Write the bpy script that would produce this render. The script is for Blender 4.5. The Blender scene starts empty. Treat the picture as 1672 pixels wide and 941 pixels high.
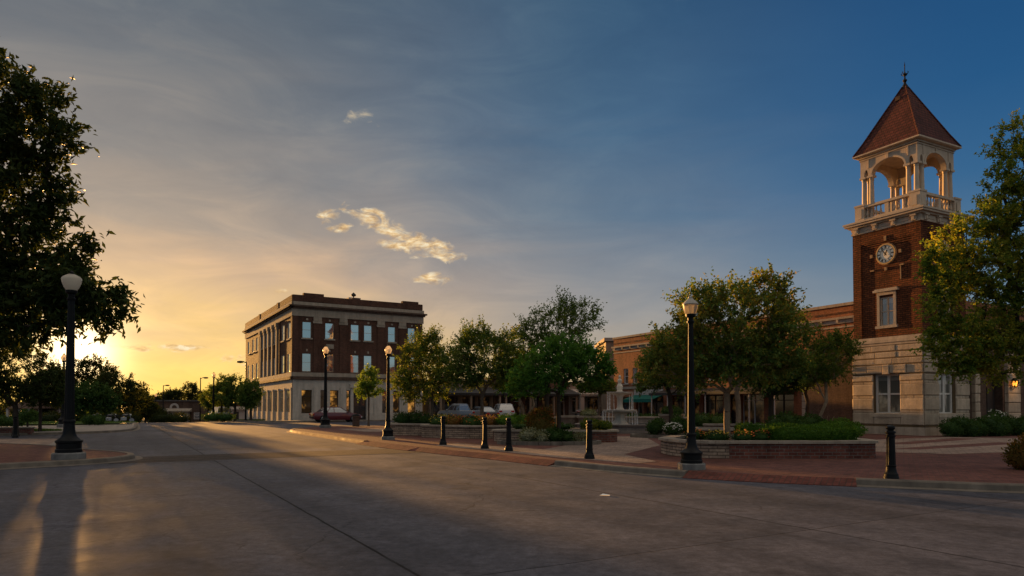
import bpy, math, random
import numpy as np
from mathutils import Vector, Matrix

R = math.radians
scene = bpy.context.scene
COL = scene.collection

# ------------------------------------------------------------------ camera
cam = bpy.data.cameras.new('camera')
cam_o = bpy.data.objects.new('camera', cam)
COL.objects.link(cam_o)
cam_o.location = (0, 0, 1.5)
cam_o.rotation_euler = (R(91.5), 0, 0)
cam.sensor_width = 36
cam.lens = 24
cam.shift_y = 0.0977
cam.clip_start = 0.1
cam.clip_end = 6000
scene.camera = cam_o

# ------------------------------------------------------------------ light
SUN_AZ, SUN_EL = 32.5, 3.7            # degrees left of +Y, above the horizon
SUN_STRENGTH = 5.0
SKY_SCALE = 0.45                      # sky radiance against the sun
EXPOSURE = 1.20
sd = Vector((-math.sin(R(SUN_AZ)) * math.cos(R(SUN_EL)), math.cos(R(SUN_AZ)) * math.cos(R(SUN_EL)), math.sin(R(SUN_EL))))
sun = bpy.data.lights.new('sun', 'SUN')
sun.energy = SUN_STRENGTH
sun.angle = R(0.55)
sun.color = (1.0, 0.49, 0.135)
sun_o = bpy.data.objects.new('sun', sun)
COL.objects.link(sun_o)
sun_o.rotation_euler = (-sd).to_track_quat('-Z', 'Y').to_euler()
sun_o.location = (-30, 40, 30)

vs = scene.view_settings
vs.view_transform = 'Standard'
vs.look = 'None'
vs.gamma = 1
vs.use_curve_mapping = False
vs.exposure = EXPOSURE


# ------------------------------------------------------------------ node helper
class NT:
    """small helper that wires shader nodes"""
    def __init__(self, tree):
        self.t = tree; self.n = tree.nodes; self.l = tree.links

    def node(self, kind, **kw):
        x = self.n.new(kind)
        for k, v in kw.items():
            setattr(x, k, v)
        return x

    def put(self, sock, v):
        if v is None:
            return
        if isinstance(v, bpy.types.NodeSocket):
            self.l.new(v, sock)
        else:
            if isinstance(v, (tuple, list)) and len(v) == 3 and sock.type == 'RGBA':
                v = (*v, 1)
            sock.default_value = v

    def math(self, op, a, b=None, c=None, clamp=False):
        x = self.node('ShaderNodeMath', operation=op, use_clamp=clamp)
        self.put(x.inputs[0], a); self.put(x.inputs[1], b); self.put(x.inputs[2], c)
        return x.outputs[0]

    def vmath(self, op, a, b=None, out=0):
        x = self.node('ShaderNodeVectorMath', operation=op)
        self.put(x.inputs[0], a)
        if b is not None:
            self.put(x.inputs[1], b)
        return x.outputs[out]

    def mix(self, f, a, b, blend='MIX', clamp=False):
        x = self.node('ShaderNodeMix', data_type='RGBA', blend_type=blend, clamp_result=clamp)
        self.put(x.inputs[0], f); self.put(x.inputs[6], a); self.put(x.inputs[7], b)
        return x.outputs[2]

    def ramp(self, f, stops, interp='LINEAR'):
        x = self.node('ShaderNodeValToRGB')
        x.color_ramp.interpolation = interp
        e = x.color_ramp.elements
        while len(e) < len(stops):
            e.new(0.5)
        for i, (p, c) in enumerate(stops):
            e[i].position = p
            e[i].color = (*c, 1) if len(c) == 3 else c
        self.put(x.inputs[0], f)
        return x.outputs[0]

    def mapr(self, v, a, b, c=0.0, d=1.0, smooth=False):
        x = self.node('ShaderNodeMapRange')
        if smooth:
            x.interpolation_type = 'SMOOTHSTEP'
        self.put(x.inputs[0], v)
        for i, q in enumerate((a, b, c, d)):
            x.inputs[i + 1].default_value = q
        return x.outputs[0]

    def noise(self, vec, scale, detail=4, rough=0.5, dist=0.0, dims='3D', out=0):
        x = self.node('ShaderNodeTexNoise', noise_dimensions=dims)
        self.put(x.inputs['Vector'], vec)
        x.inputs['Scale'].default_value = scale
        x.inputs['Detail'].default_value = detail
        x.inputs['Roughness'].default_value = rough
        x.inputs['Distortion'].default_value = dist
        return x.outputs[out]

    def comb(self, x, y, z=0.0):
        c = self.node('ShaderNodeCombineXYZ')
        self.put(c.inputs[0], x); self.put(c.inputs[1], y); self.put(c.inputs[2], z)
        return c.outputs[0]

    def sep(self, v):
        s = self.node('ShaderNodeSeparateXYZ')
        self.put(s.inputs[0], v)
        return s.outputs


def srgb(r, g, b):
    f = lambda c: c / 12.92 if c <= 0.04045 else ((c + 0.055) / 1.055) ** 2.4
    return (f(r / 255), f(g / 255), f(b / 255))


# ------------------------------------------------------------------ sky
world = bpy.data.worlds.new('World')
scene.world = world
world.use_nodes = True
W = NT(world.node_tree)
bg = W.n['Background']
sky = W.node('ShaderNodeTexSky', sky_type='NISHITA', sun_disc=False)
sky.sun_elevation = R(SUN_EL)
sky.sun_rotation = R(-SUN_AZ)
sky.air_density = 1.0
sky.dust_density = 0.4
sky.ozone_density = 3.0
d = W.node('ShaderNodeTexCoord').outputs['Generated']
dx, dy, dz = W.sep(d)
el = W.math('MULTIPLY', W.math('ARCSINE', dz), 180 / math.pi)
az = W.math('MULTIPLY', W.math('ARCTAN2', dx, dy), 180 / math.pi)      # + is to the right of +Y
off = W.math('ABSOLUTE', W.math('WRAP', W.math('ADD', az, SUN_AZ), 180.0, -180.0))   # degrees from the sun's azimuth
streak = W.noise(W.comb(W.math('MULTIPLY', az, 0.018), W.math('MULTIPLY', el, 0.075)), 2.4, 5, 0.55, 0.6)
sl = W.math('MULTIPLY', W.math('SUBTRACT', streak, 0.5), 11.0)
elw = W.math('ADD', el, sl)
f_el = W.mapr(elw, -2, 60)
P = lambda e: (e + 2) / 62  # top stops are raised out of view as added fill light
sunside = W.ramp(f_el, [
    (P(-2), srgb(255, 196, 60)), (P(1.5), srgb(253, 204, 88)), (P(4.5), srgb(250, 201, 112)), (P(7), srgb(232, 189, 128)),
    (P(10), srgb(212, 175, 134)), (P(14), srgb(172, 153, 132)), (P(19), srgb(142, 135, 126)), (P(25), srgb(114, 116, 116)),
    (P(32), srgb(92, 102, 109)), (P(46), srgb(226, 211, 192))])
farside = W.ramp(W.mapr(el, -2, 60), [
    (P(-2), srgb(166, 152, 140)), (P(3), srgb(152, 149, 150)), (P(7), srgb(118, 138, 154)), (P(11), srgb(88, 120, 148)),
    (P(16), srgb(54, 101, 143)), (P(22), srgb(36, 86, 132)), (P(31), srgb(26, 72, 118)), (P(46), srgb(216, 209, 198))])
midside = W.ramp(f_el, [
    (P(-2), srgb(214, 180, 130)), (P(3), srgb(200, 174, 140)), (P(7), srgb(170, 158, 146)), (P(11), srgb(140, 140, 141)),
    (P(16), srgb(108, 123, 136)), (P(22), srgb(78, 106, 130)), (P(31), srgb(58, 88, 114)), (P(46), srgb(222, 210, 194))])
backside = W.ramp(W.mapr(el, -2, 60), [
    (P(-2), srgb(176, 150, 128)), (P(1), srgb(165, 152, 142)), (P(4), srgb(146, 164, 170)), (P(9), srgb(128, 160, 176)),
    (P(16), srgb(124, 144, 158)), (P(28), srgb(146, 146, 144)), (P(46), srgb(222, 208, 190))])
farside = W.mix(W.mapr(off, 95, 135, 0, 1, True), farside, backside)
near = W.mapr(off, 8, 42, 1, 0, True)
mid = W.mapr(off, 32, 70, 1, 0, True)
veil = W.mix(near, W.mix(mid, farside, midside), sunside)
nish = W.vmath('MULTIPLY', sky.outputs[0], (0.085, 0.105, 0.13))
nish = W.vmath('MINIMUM', nish, (1.2, 0.9, 0.6))
col = W.mix(0.85, nish, veil)
# glow round the sun
cosang = W.vmath('DOT_PRODUCT', d, tuple(sd), out=1)
ang = W.math('MULTIPLY', W.math('ARCCOSINE', W.math('MINIMUM', cosang, 1.0)), 180 / math.pi)
g1 = W.math('POWER', 2.718, W.math('MULTIPLY', W.math('POWER', W.math('DIVIDE', ang, 2.1), 2), -1))
g2 = W.math('POWER', 2.718, W.math('MULTIPLY', W.math('DIVIDE', ang, 6.5), -1))
col = W.vmath('ADD', col, W.mix(g1, (0, 0, 0), (2.2, 1.75, 1.1)))
col = W.vmath('ADD', col, W.mix(g2, (0, 0, 0), (0.34, 0.20, 0.06)))
# small sunlit clouds: azimuth, elevation, half width, half height, tilt (degrees)
CLOUDS = [(-12.0, 15.35, 1.7, 0.42, -16, 1.0), (-10.4, 14.55, 2.2, 0.60, -24, 1.0), (-8.9, 13.75, 2.0, 0.55, -20, 1.0),
          (-7.7, 13.1, 2.9, 0.60, -12, 1.15), (-6.0, 13.25, 1.1, 0.36, -14, .9), (-9.9, 13.15, 0.8, 0.28, 12, .8),
          (-15.2, 15.05, 0.75, 0.40, 12, .95), (-14.3, 14.3, 0.85, 0.28, 8, .9), (-6.8, 10.55, 1.35, 0.40, 0, .95),
          (-13.0, 22.7, 1.3, 0.40, 6, .62), (-11.7, 22.3, .8, 0.25, -20, .5), (-18.9, 9.1, 0.8, 0.16, 0, .6),
          (-25.8, 4.45, 2.3, 0.20, 1, .75), (-28.5, 4.35, 2.2, 0.28, -2, .6), (-22.0, 3.75, 1.4, 0.30, 2, .7), (-21.5, 3.2, 1.1, .16, 0, .5)]
n1 = W.noise(W.comb(az, W.math('MULTIPLY', el, 1.8)), 0.62, 6, 0.58, 0.7)
mask = None; shade = None
for (ca, ce, rx, ry, tilt, amp) in CLOUDS:
    t = R(tilt)
    a = W.math('SUBTRACT', az, ca); e = W.math('SUBTRACT', el, ce)
    u = W.math('DIVIDE', W.math('ADD', W.math('MULTIPLY', a, math.cos(t)), W.math('MULTIPLY', e, math.sin(t))), rx * 1.28)
    v = W.math('DIVIDE', W.math('SUBTRACT', W.math('MULTIPLY', e, math.cos(t)), W.math('MULTIPLY', a, math.sin(t))), ry * 1.5)
    q = W.math('SUBTRACT', amp, W.math('ADD', W.math('MULTIPLY', u, u), W.math('MULTIPLY', v, v)))
    mask = q if mask is None else W.math('SMOOTH_MAX', mask, q, 0.3)
dens = W.math('ADD', mask, W.math('MULTIPLY', W.math('SUBTRACT', n1, 0.56), 4.4))
cf = W.mapr(dens, -0.30, 1.15, 0, 0.96, True)
n2 = W.noise(W.comb(az, W.math('MULTIPLY', el, 2.2)), 1.1, 5, 0.6, 0.4)
ccol = W.ramp(n2, [(0.34, srgb(188, 152, 108)), (0.5, srgb(236, 200, 146)), (0.64, srgb(255, 236, 196))])
ccol = W.mix(W.mapr(el, 16, 21), ccol, srgb(190, 176, 152))
wisp = W.noise(W.comb(W.math('MULTIPLY', az, 0.05), W.math('MULTIPLY', el, 0.16)), 1.7, 6, 0.62, 1.0)
col = W.mix(W.mapr(off, 30, 62, 1, 0.12, True), col, W.ramp(wisp, [(0.3, (0.90, 0.91, 0.93)), (0.5, (1, 1, 1)), (0.72, (1.20, 1.15, 1.08))]), 'MULTIPLY')
col = W.mix(cf, col, ccol)
# the ground side of the dome
col = W.mix(W.mapr(el, -1.0, -6.0), col, (0.03, 0.027, 0.025))
col = W.vmath('SCALE', col, None)
col.node.inputs['Scale'].default_value = SKY_SCALE / 0.12
W.l.new(col, bg.inputs[0])
bg.inputs[1].default_value = 0.12


# ------------------------------------------------------------------ materials
MATS = {}


def material(name, build):
    m = bpy.data.materials.new(name)
    m.use_nodes = True
    t = NT(m.node_tree)
    b = t.n['Principled BSDF']
    build(t, b)
    MATS[name] = m
    return m


def bump(t, b, h, strength=0.3, dist=0.02):
    x = t.node('ShaderNodeBump')
    x.inputs['Strength'].default_value = strength
    x.inputs['Distance'].default_value = dist
    t.put(x.inputs['Height'], h)
    t.put(b.inputs['Normal'], x.outputs[0])


def obj_co(t):
    return t.node('ShaderNodeTexCoord').outputs['Object']


def uv_co(t):
    return t.node('ShaderNodeTexCoord').outputs['UV']


def plain(name, c, rough=0.6, var=0.15, scale=3.0, metallic=0.0, bmp=0.0, spec=0.2, bscale=None):
    def f(t, b):
        co = obj_co(t)
        n = t.noise(co, scale, 5, 0.6)
        k = t.mapr(n, 0.25, 0.75, 1 - var, 1 + var)
        ox, oy, oz = t.sep(co)
        run = t.noise(t.comb(t.math('MULTIPLY', ox, 3.5), t.math('MULTIPLY', oy, 3.5), t.math('MULTIPLY', oz, .3)), 1.0, 3, .6)
        k = t.math('MULTIPLY', k, t.mapr(run, .3, .7, 1 - var * .9, 1 + var * .5))
        t.put(b.inputs['Base Color'], t.vmath('SCALE', c, None))
        s = b.inputs['Base Color'].links[0].from_node
        t.put(s.inputs['Scale'], k)
        t.put(b.inputs['Roughness'], t.mapr(n, 0.2, 0.8, rough * 0.85, min(1, rough * 1.15)))
        b.inputs['Metallic'].default_value = metallic
        b.inputs['Specular IOR Level'].default_value = spec
        if bmp:
            bump(t, b, t.noise(co, bscale or scale * 8, 4, 0.6), bmp, 0.01)
    return material(name, f)


def brickmat(name, c1, c2, mortar, bw=0.21, bh=0.075, ms=0.012, rough=0.85, dirt=0.35, bmp=0.5, squash=1.0, rot=0.0, uv=True, big=0.5):
    def f(t, b):
        co = uv_co(t) if uv else obj_co(t)
        if rot:
            mp = t.node('ShaderNodeMapping')
            t.put(mp.inputs[0], co)
            mp.inputs['Rotation'].default_value = (0, 0, rot)
            co = mp.outputs[0]
        br = t.node('ShaderNodeTexBrick')
        t.put(br.inputs['Vector'], co)
        br.inputs['Scale'].default_value = 1
        br.inputs['Brick Width'].default_value = bw
        br.inputs['Row Height'].default_value = bh
        br.inputs['Mortar Size'].default_value = ms
        br.inputs['Mortar Smooth'].default_value = 0.3
        br.inputs['Bias'].default_value = 0.0
        br.inputs['Color1'].default_value = (*c1, 1)
        br.inputs['Color2'].default_value = (*c2, 1)
        br.inputs['Mortar'].default_value = (*mortar, 1)
        oc = obj_co(t)
        n = t.noise(oc, big, 6, 0.65, 0.3)
        n2 = t.noise(oc, 9, 4, 0.6)
        col = t.mix(1.0, br.outputs[0], t.ramp(n, [(0.25, (1 - dirt,) * 3), (0.55, (1, 1, 1)), (0.8, (1 + dirt * .6,) * 3)]), 'MULTIPLY')
        col = t.mix(1.0, col, t.ramp(n2, [(0.3, (0.75,) * 3), (0.7, (1.22,) * 3)]), 'MULTIPLY')
        ox, oy, oz = t.sep(oc)
        run = t.noise(t.comb(t.math('MULTIPLY', ox, 2.6), t.math('MULTIPLY', oy, 2.6), t.math('MULTIPLY', oz, .22)), 1.0, 4, .65)
        col = t.mix(1.0, col, t.ramp(run, [(0.3, (0.70,) * 3), (0.52, (1.0,) * 3), (0.75, (1.1,) * 3)]), 'MULTIPLY')
        t.put(b.inputs['Base Color'], col)
        b.inputs['Roughness'].default_value = rough
        b.inputs['Specular IOR Level'].default_value = 0.12
        h = t.math('ADD', t.math('MULTIPLY', br.outputs['Fac'], -1.0), t.math('MULTIPLY', n2, 0.5))
        bump(t, b, h, bmp, 0.012)
    return material(name, f)


def stonemat(name, c, var=0.25, rough=0.85, bmp=0.5, scale=5.0):
    def f(t, b):
        co = obj_co(t)
        n = t.noise(co, 0.9, 6, 0.65, 0.4)
        n2 = t.noise(co, scale, 6, 0.7)
        isl = t.node('ShaderNodeNewGeometry').outputs['Random Per Island']
        k = t.math('MULTIPLY', t.mapr(n, 0.25, 0.75, 1 - var, 1 + var), t.mapr(n2, 0.25, 0.75, 0.85, 1.12))
        k = t.math('MULTIPLY', k, t.mapr(isl, 0, 1, 1 - var * .5, 1 + var * .5))
        ox, oy, oz = t.sep(co)
        run = t.noise(t.comb(t.math('MULTIPLY', ox, 3.0), t.math('MULTIPLY', oy, 3.0), t.math('MULTIPLY', oz, .25)), 1.0, 4, .65)
        k = t.math('MULTIPLY', k, t.mapr(run, .3, .7, .76, 1.12))
        v = t.vmath('SCALE', c, None)
        t.put(v.node.inputs['Scale'], k)
        t.put(b.inputs['Base Color'], v)
        b.inputs['Roughness'].default_value = rough
        b.inputs['Specular IOR Level'].default_value = 0.15
        bump(t, b, t.noise(co, scale * 3, 5, 0.7), bmp, 0.02)
    return material(name, f)


def glassmat(name, tint=(0.02, 0.022, 0.025), refl=0.45, rough=0.03, rc=(1, 1, 1), wob=0.02, blind=0.8):
    """opaque window glass: a dark room behind a mirror-like pane"""
    def f(t, b):
        g = t.node('ShaderNodeBsdfGlossy')
        g.inputs['Roughness'].default_value = rough
        g.inputs['Color'].default_value = (*rc, 1)
        co = obj_co(t)
        bp = t.node('ShaderNodeBump')
        bp.inputs['Strength'].default_value = wob
        bp.inputs['Distance'].default_value = 0.2
        t.put(bp.inputs['Height'], t.noise(co, 1.6, 2, 0.5))
        t.put(g.inputs['Normal'], bp.outputs[0])
        # curtains and half-drawn blinds behind the glass, different in every window
        tc = t.node('ShaderNodeTexCoord')
        rnd = t.node('ShaderNodeObjectInfo').outputs['Random']
        gz = t.sep(tc.outputs['Generated'])[2]
        ox, oy, oz = t.sep(co)
        fold = t.noise(t.comb(t.math('MULTIPLY', t.math('ADD', ox, oy), 9.0), t.math('MULTIPLY', rnd, 50.0), t.math('MULTIPLY', oz, .5)), 1.0, 3, .6)
        drawn = t.mapr(gz, 0.0, 0.012, 0, 1)
        edge = t.math('SUBTRACT', gz, t.mapr(rnd, 0.0, 1.0, 1.08, 0.35))
        bl = t.math('MULTIPLY', t.mapr(edge, 0.0, 0.01), 0.75)
        cur = t.math('MULTIPLY', t.mapr(fold, .35, .65, 0.0, 0.35), t.mapr(rnd, .3, .7))
        k = t.math('MAXIMUM', bl, cur)
        t.put(b.inputs['Base Color'], t.mix(t.math('MULTIPLY', k, blind), tint, (0.30, 0.28, 0.23)))
        b.inputs['Roughness'].default_value = 0.4
        fr = t.node('ShaderNodeFresnel')
        fr.inputs['IOR'].default_value = 1.5
        fac = t.math('MINIMUM', t.math('MULTIPLY', t.math('ADD', fr.outputs[0], refl), t.mapr(t.math('FRACT', t.math('MULTIPLY', rnd, 7.3)), 0, 1, .72, 1.12)), 1.0)
        mx = t.node('ShaderNodeMixShader')
        t.put(mx.inputs[0], fac)
        t.l.new(b.outputs[0], mx.inputs[1])
        t.l.new(g.outputs[0], mx.inputs[2])
        t.l.new(mx.outputs[0], t.n['Material Output'].inputs[0])
    return material(name, f)


def emitmat(name, c, s):
    def f(t, b):
        b.inputs['Base Color'].default_value = (*[min(1, x) for x in c], 1)
        b.inputs['Emission Color'].default_value = (*c, 1)
        b.inputs['Emission Strength'].default_value = s
    return material(name, f)


def leafmat(name, cols, trans=0.35, rough=0.55, clump=0.6):
    """cols: colour stops over the random value of each leaf"""
    def f(t, b):
        geo = t.node('ShaderNodeNewGeometry')
        co = obj_co(t)
        n = t.noise(co, clump, 3, 0.6)
        k = t.math('ADD', t.math('MULTIPLY', geo.outputs['Random Per Island'], 0.55), t.mapr(n, 0.3, 0.7, 0, 0.45))
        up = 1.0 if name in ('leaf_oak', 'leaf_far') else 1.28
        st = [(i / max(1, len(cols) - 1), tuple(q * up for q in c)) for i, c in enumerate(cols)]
        c = t.ramp(k, st)
        t.put(b.inputs['Base Color'], c)
        b.inputs['Roughness'].default_value = rough
        b.inputs['Specular IOR Level'].default_value = 0.06
        tr = t.node('ShaderNodeBsdfTranslucent')
        t.put(tr.inputs[0], t.mix(1.0, c, (1.6, 1.4, 0.7), 'MULTIPLY'))
        mx = t.node('ShaderNodeMixShader')
        mx.inputs[0].default_value = trans
        t.l.new(b.outputs[0], mx.inputs[1])
        t.l.new(tr.outputs[0], mx.inputs[2])
        t.l.new(mx.outputs[0], t.n['Material Output'].inputs[0])
    return material(name, f)


# ------------------------------------------------------------------ mesh helper
class MB:
    """collects faces in world coordinates and links them as ONE mesh object"""
    def __init__(self):
        self.v = []; self.f = []

    def add(self, vs_, fs):
        o = len(self.v)
        self.v.extend([tuple(p) for p in vs_])
        self.f.extend([tuple(i + o for i in q) for q in fs])
        return self

    def quad(self, a, b, c, d_):
        return self.add([a, b, c, d_], [(0, 1, 2, 3)])

    def hexa(self, p):
        """8 corners: bottom ring 0-3, top ring 4-7"""
        return self.add(p, [(3, 2, 1, 0), (4, 5, 6, 7), (0, 1, 5, 4), (1, 2, 6, 5), (2, 3, 7, 6), (3, 0, 4, 7)])

    def box(self, x0, x1, y0, y1, z0, z1):
        return self.hexa([(x0, y0, z0), (x1, y0, z0), (x1, y1, z0), (x0, y1, z0), (x0, y0, z1), (x1, y0, z1), (x1, y1, z1), (x0, y1, z1)])

    def rbox(self, x0, x1, y0, y1, z0, z1, r):
        """box with chamfered edges"""
        r = min(r, (x1 - x0) * .45, (y1 - y0) * .45, (z1 - z0) * .45)
        rings = []
        for z, i in ((z0, r), (z0 + r, 0), (z1 - r, 0), (z1, r)):
            X0, X1, Y0, Y1 = x0 + i, x1 - i, y0 + i, y1 - i
            q = r * (1.0 if i == 0 else .7)
            rings.append([(X0 + q, Y0, z), (X1 - q, Y0, z), (X1, Y0 + q, z), (X1, Y1 - q, z), (X1 - q, Y1, z), (X0 + q, Y1, z), (X0, Y1 - q, z), (X0, Y0 + q, z)])
        return self.loft(rings)

    def loft(self, rings, caps=True, closed=True):
        n = len(rings[0]); vs_ = [p for r in rings for p in r]; fs = []
        for i in range(len(rings) - 1):
            for j in range(n if closed else n - 1):
                k = (j + 1) % n
                fs.append((i * n + j, i * n + k, (i + 1) * n + k, (i + 1) * n + j))
        if caps:
            fs.append(tuple(range(n - 1, -1, -1)))
            fs.append(tuple((len(rings) - 1) * n + j for j in range(n)))
        return self.add(vs_, fs)

    def lathe(self, prof, n=16, c=(0, 0, 0), caps=True, flute=0.0):
        rings = []
        for r, z in prof:
            ring = []
            for j in range(n):
                a = 2 * math.pi * j / n
                rr = r * (1 - flute * (j % 2))
                ring.append((c[0] + rr * math.cos(a), c[1] + rr * math.sin(a), c[2] + z))
            rings.append(ring)
        return self.loft(rings, caps)

    def tube(self, pts, rad, n=6, caps=True):
        pts = [Vector(p) for p in pts]
        if not isinstance(rad, (list, tuple)):
            rad = [rad] * len(pts)
        rings = []
        ref = None
        for i, p in enumerate(pts):
            t = (pts[min(i + 1, len(pts) - 1)] - pts[max(i - 1, 0)])
            t = t.normalized() if t.length > 1e-9 else Vector((0, 0, 1))
            if ref is None:
                ref = Vector((1, 0, 0)) if abs(t.x) < 0.8 else Vector((0, 1, 0))
            a = (ref - t * ref.dot(t)).normalized()
            ref = a
            b = t.cross(a)
            rings.append([p + (a * math.cos(2 * math.pi * j / n) + b * math.sin(2 * math.pi * j / n)) * rad[i] for j in range(n)])
        return self.loft(rings, caps)

    def prism(self, poly, z0, z1):
        """poly: ccw list of (x, y); z0, z1 numbers"""
        n = len(poly)
        return self.loft([[(x, y, z0) for x, y in poly], [(x, y, z1) for x, y in poly]])

    def ball(self, c, rx, ry, rz, n=12, m=8, jit=0.0, rng=None):
        rings = []
        for i in range(m + 1):
            th = math.pi * (i + 0.02) / (m + 0.04)
            ring = []
            for j in range(n):
                a = 2 * math.pi * j / n
                k = 1 + (rng.uniform(-jit, jit) if rng else 0)
                ring.append((c[0] + rx * k * math.sin(th) * math.cos(a), c[1] + ry * k * math.sin(th) * math.sin(a), c[2] - rz * k * math.cos(th)))
            rings.append(ring)
        return self.loft(rings)

    def build(self, name, mat, parent=None, smooth=False, uv=True):
        v = np.array(self.v, dtype=np.float64).reshape(-1, 3)
        if parent is not None:
            org = np.array(parent_origin(parent))
            v = v - org
        me = bpy.data.meshes.new(name)
        me.from_pydata(v.tolist(), [], self.f)
        if uv:
            lay = me.uv_layers.new(name='UVMap')
            n = len(me.loops)
            li = np.empty(n, dtype=np.int32); me.loops.foreach_get('vertex_index', li)
            pn = np.empty(len(me.polygons) * 3); me.polygons.foreach_get('normal', pn); pn = pn.reshape(-1, 3)
            tot = np.empty(len(me.polygons), dtype=np.int32); me.polygons.foreach_get('loop_total', tot)
            ln = np.repeat(pn, tot, axis=0)
            p = v[li]
            h = np.hypot(ln[:, 0], ln[:, 1]) + 1e-9
            flat = np.abs(ln[:, 2]) > 0.75
            u_ = np.where(flat, p[:, 0], (-ln[:, 1] * p[:, 0] + ln[:, 0] * p[:, 1]) / h)
            w_ = np.where(flat, p[:, 1], p[:, 2])
            lay.data.foreach_set('uv', np.stack([u_, w_], 1).ravel())
        if smooth:
            me.polygons.foreach_set('use_smooth', [True] * len(me.polygons))
        if isinstance(mat, str):
            mat = MATS[mat]
        me.materials.append(mat)
        o = bpy.data.objects.new(name, me)
        COL.objects.link(o)
        if parent is not None:
            o.parent = parent
        if smooth:
            smooth_by_angle(me)
        return o


def smooth_by_angle(me, angle=R(38)):
    """mark hard edges sharp so smooth shading keeps corners"""
    import bmesh
    bm = bmesh.new(); bm.from_mesh(me)
    for e in bm.edges:
        if len(e.link_faces) == 2 and e.calc_face_angle(0) > angle:
            e.smooth = False
    bm.to_mesh(me); bm.free()


def parent_origin(o):
    x = Vector((0, 0, 0))
    while o is not None:
        x += o.location
        o = o.parent
    return x


def tag(o, label=None, cat=None, group=None, kind=None):
    if label: o['label'] = label
    if cat: o['category'] = cat
    if group: o['group'] = group
    if kind: o['kind'] = kind
    return o


def empty(name, loc, label=None, cat=None, group=None):
    o = bpy.data.objects.new(name, None)
    o.empty_display_size = 0.3
    o.location = loc
    COL.objects.link(o)
    return tag(o, label, cat, group)


def dup(root, loc, rotz=0.0, label=None, scale=None):
    """a copy of a thing with copies of its parts and their sub-parts"""
    r = root.copy(); COL.objects.link(r)
    r.location = loc
    r.rotation_euler = (0, 0, rotz)
    if scale: r.scale = scale if isinstance(scale, tuple) else (scale,) * 3
    if label: r['label'] = label
    for ch in list(root.children):
        c = ch.copy(); COL.objects.link(c); c.parent = r
        for g in list(ch.children):
            e = g.copy(); COL.objects.link(e); e.parent = c
    return r


class Fac:
    """a wall plane: s runs along it, z up, d outward"""
    def __init__(self, o, t, n):
        self.o = Vector((o[0], o[1], 0)); self.t = Vector((t[0], t[1], 0)).normalized(); self.n = Vector((n[0], n[1], 0)).normalized()

    def P(self, s, z, d=0.0):
        p = self.o + self.t * s + self.n * d
        return (p.x, p.y, z)

    def box(self, mb, s0, s1, z0, z1, d0, d1):
        p = [self.P(s0, z0, d0), self.P(s1, z0, d0), self.P(s1, z0, d1), self.P(s0, z0, d1),
             self.P(s0, z1, d0), self.P(s1, z1, d0), self.P(s1, z1, d1), self.P(s0, z1, d1)]
        if self.t.cross(self.n).z < 0:
            p = [p[3], p[2], p[1], p[0], p[7], p[6], p[5], p[4]]
        mb.hexa(p)

    def block(self, mb, s0, s1, z0, z1, d0, d1, c=0.025):
        """stone block whose outer face is chamfered"""
        ring = lambda i, dd: [self.P(s0 + i, z0 + i, dd), self.P(s1 - i, z0 + i, dd), self.P(s1 - i, z1 - i, dd), self.P(s0 + i, z1 - i, dd)]
        r = [ring(0, d0), ring(0, d1 - c), ring(c, d1)]
        if self.t.cross(self.n).z > 0:
            r = [q[::-1] for q in r]
        mb.loft(r)

    def wall(self, mb, s0, s1, z0, z1, holes, depth=0.25, d=0.0):
        ss = sorted({s0, s1, *[h[0] for h in holes], *[h[1] for h in holes]})
        zs = sorted({z0, z1, *[h[2] for h in holes], *[h[3] for h in holes]})
        flip = self.t.cross(self.n).z > 0
        def q(a, b, c, e):
            mb.quad(*((e, c, b, a) if flip else (a, b, c, e)))
        for i in range(len(ss) - 1):
            for j in range(len(zs) - 1):
                ms_, mz = (ss[i] + ss[i + 1]) / 2, (zs[j] + zs[j + 1]) / 2
                if any(h[0] < ms_ < h[1] and h[2] < mz < h[3] for h in holes):
                    continue
                q(self.P(ss[i], zs[j], d), self.P(ss[i], zs[j + 1], d), self.P(ss[i + 1], zs[j + 1], d), self.P(ss[i + 1], zs[j], d))
        for (a, b, c, e) in holes:
            k = d - depth
            q(self.P(a, c, d), self.P(a, c, k), self.P(a, e, k), self.P(a, e, d))
            q(self.P(b, e, d), self.P(b, e, k), self.P(b, c, k), self.P(b, c, d))
            q(self.P(a, e, d), self.P(a, e, k), self.P(b, e, k), self.P(b, e, d))
            q(self.P(b, c, d), self.P(b, c, k), self.P(a, c, k), self.P(a, c, d))

    def window(self, parent, s0, s1, z0, z1, depth, frame='white_frame', glass='glass_sky', mull=0, rail=True, fw=0.07, name='window', sill=None, sillmat=None, trans=0.0):
        m = MB()
        d0, d1 = -depth, -depth + 0.08
        self.box(m, s0, s0 + fw, z0, z1, d0, d1); self.box(m, s1 - fw, s1, z0, z1, d0, d1)
        self.box(m, s0 + fw, s1 - fw, z0, z0 + fw, d0, d1); self.box(m, s0 + fw, s1 - fw, z1 - fw, z1, d0, d1)
        for k in range(mull):
            c = s0 + (s1 - s0) * (k + 1) / (mull + 1)
            self.box(m, c - fw * .6, c + fw * .6, z0 + fw, z1 - fw, d0, d1 - .005)
        if rail:
            c = z0 + (z1 - z0) * (0.5 if rail is True else rail)
            self.box(m, s0 + fw, s1 - fw, c - fw * .4, c + fw * .4, d0, d1 - .012)
        w = m.build(name, frame, parent)
        g = MB()
        self.box(g, s0 + fw * .5, s1 - fw * .5, z0 + fw * .5, z1 - fw * .5, d0 - 0.02, d0 + 0.03)
        g.build('pane', glass, w, uv=False)
        if sill:
            k = MB(); self.box(k, s0 - .1, s1 + .1, z0 - sill, z0, -depth, 0.08)
            k.build('sill', sillmat, w)
        return w


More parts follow.
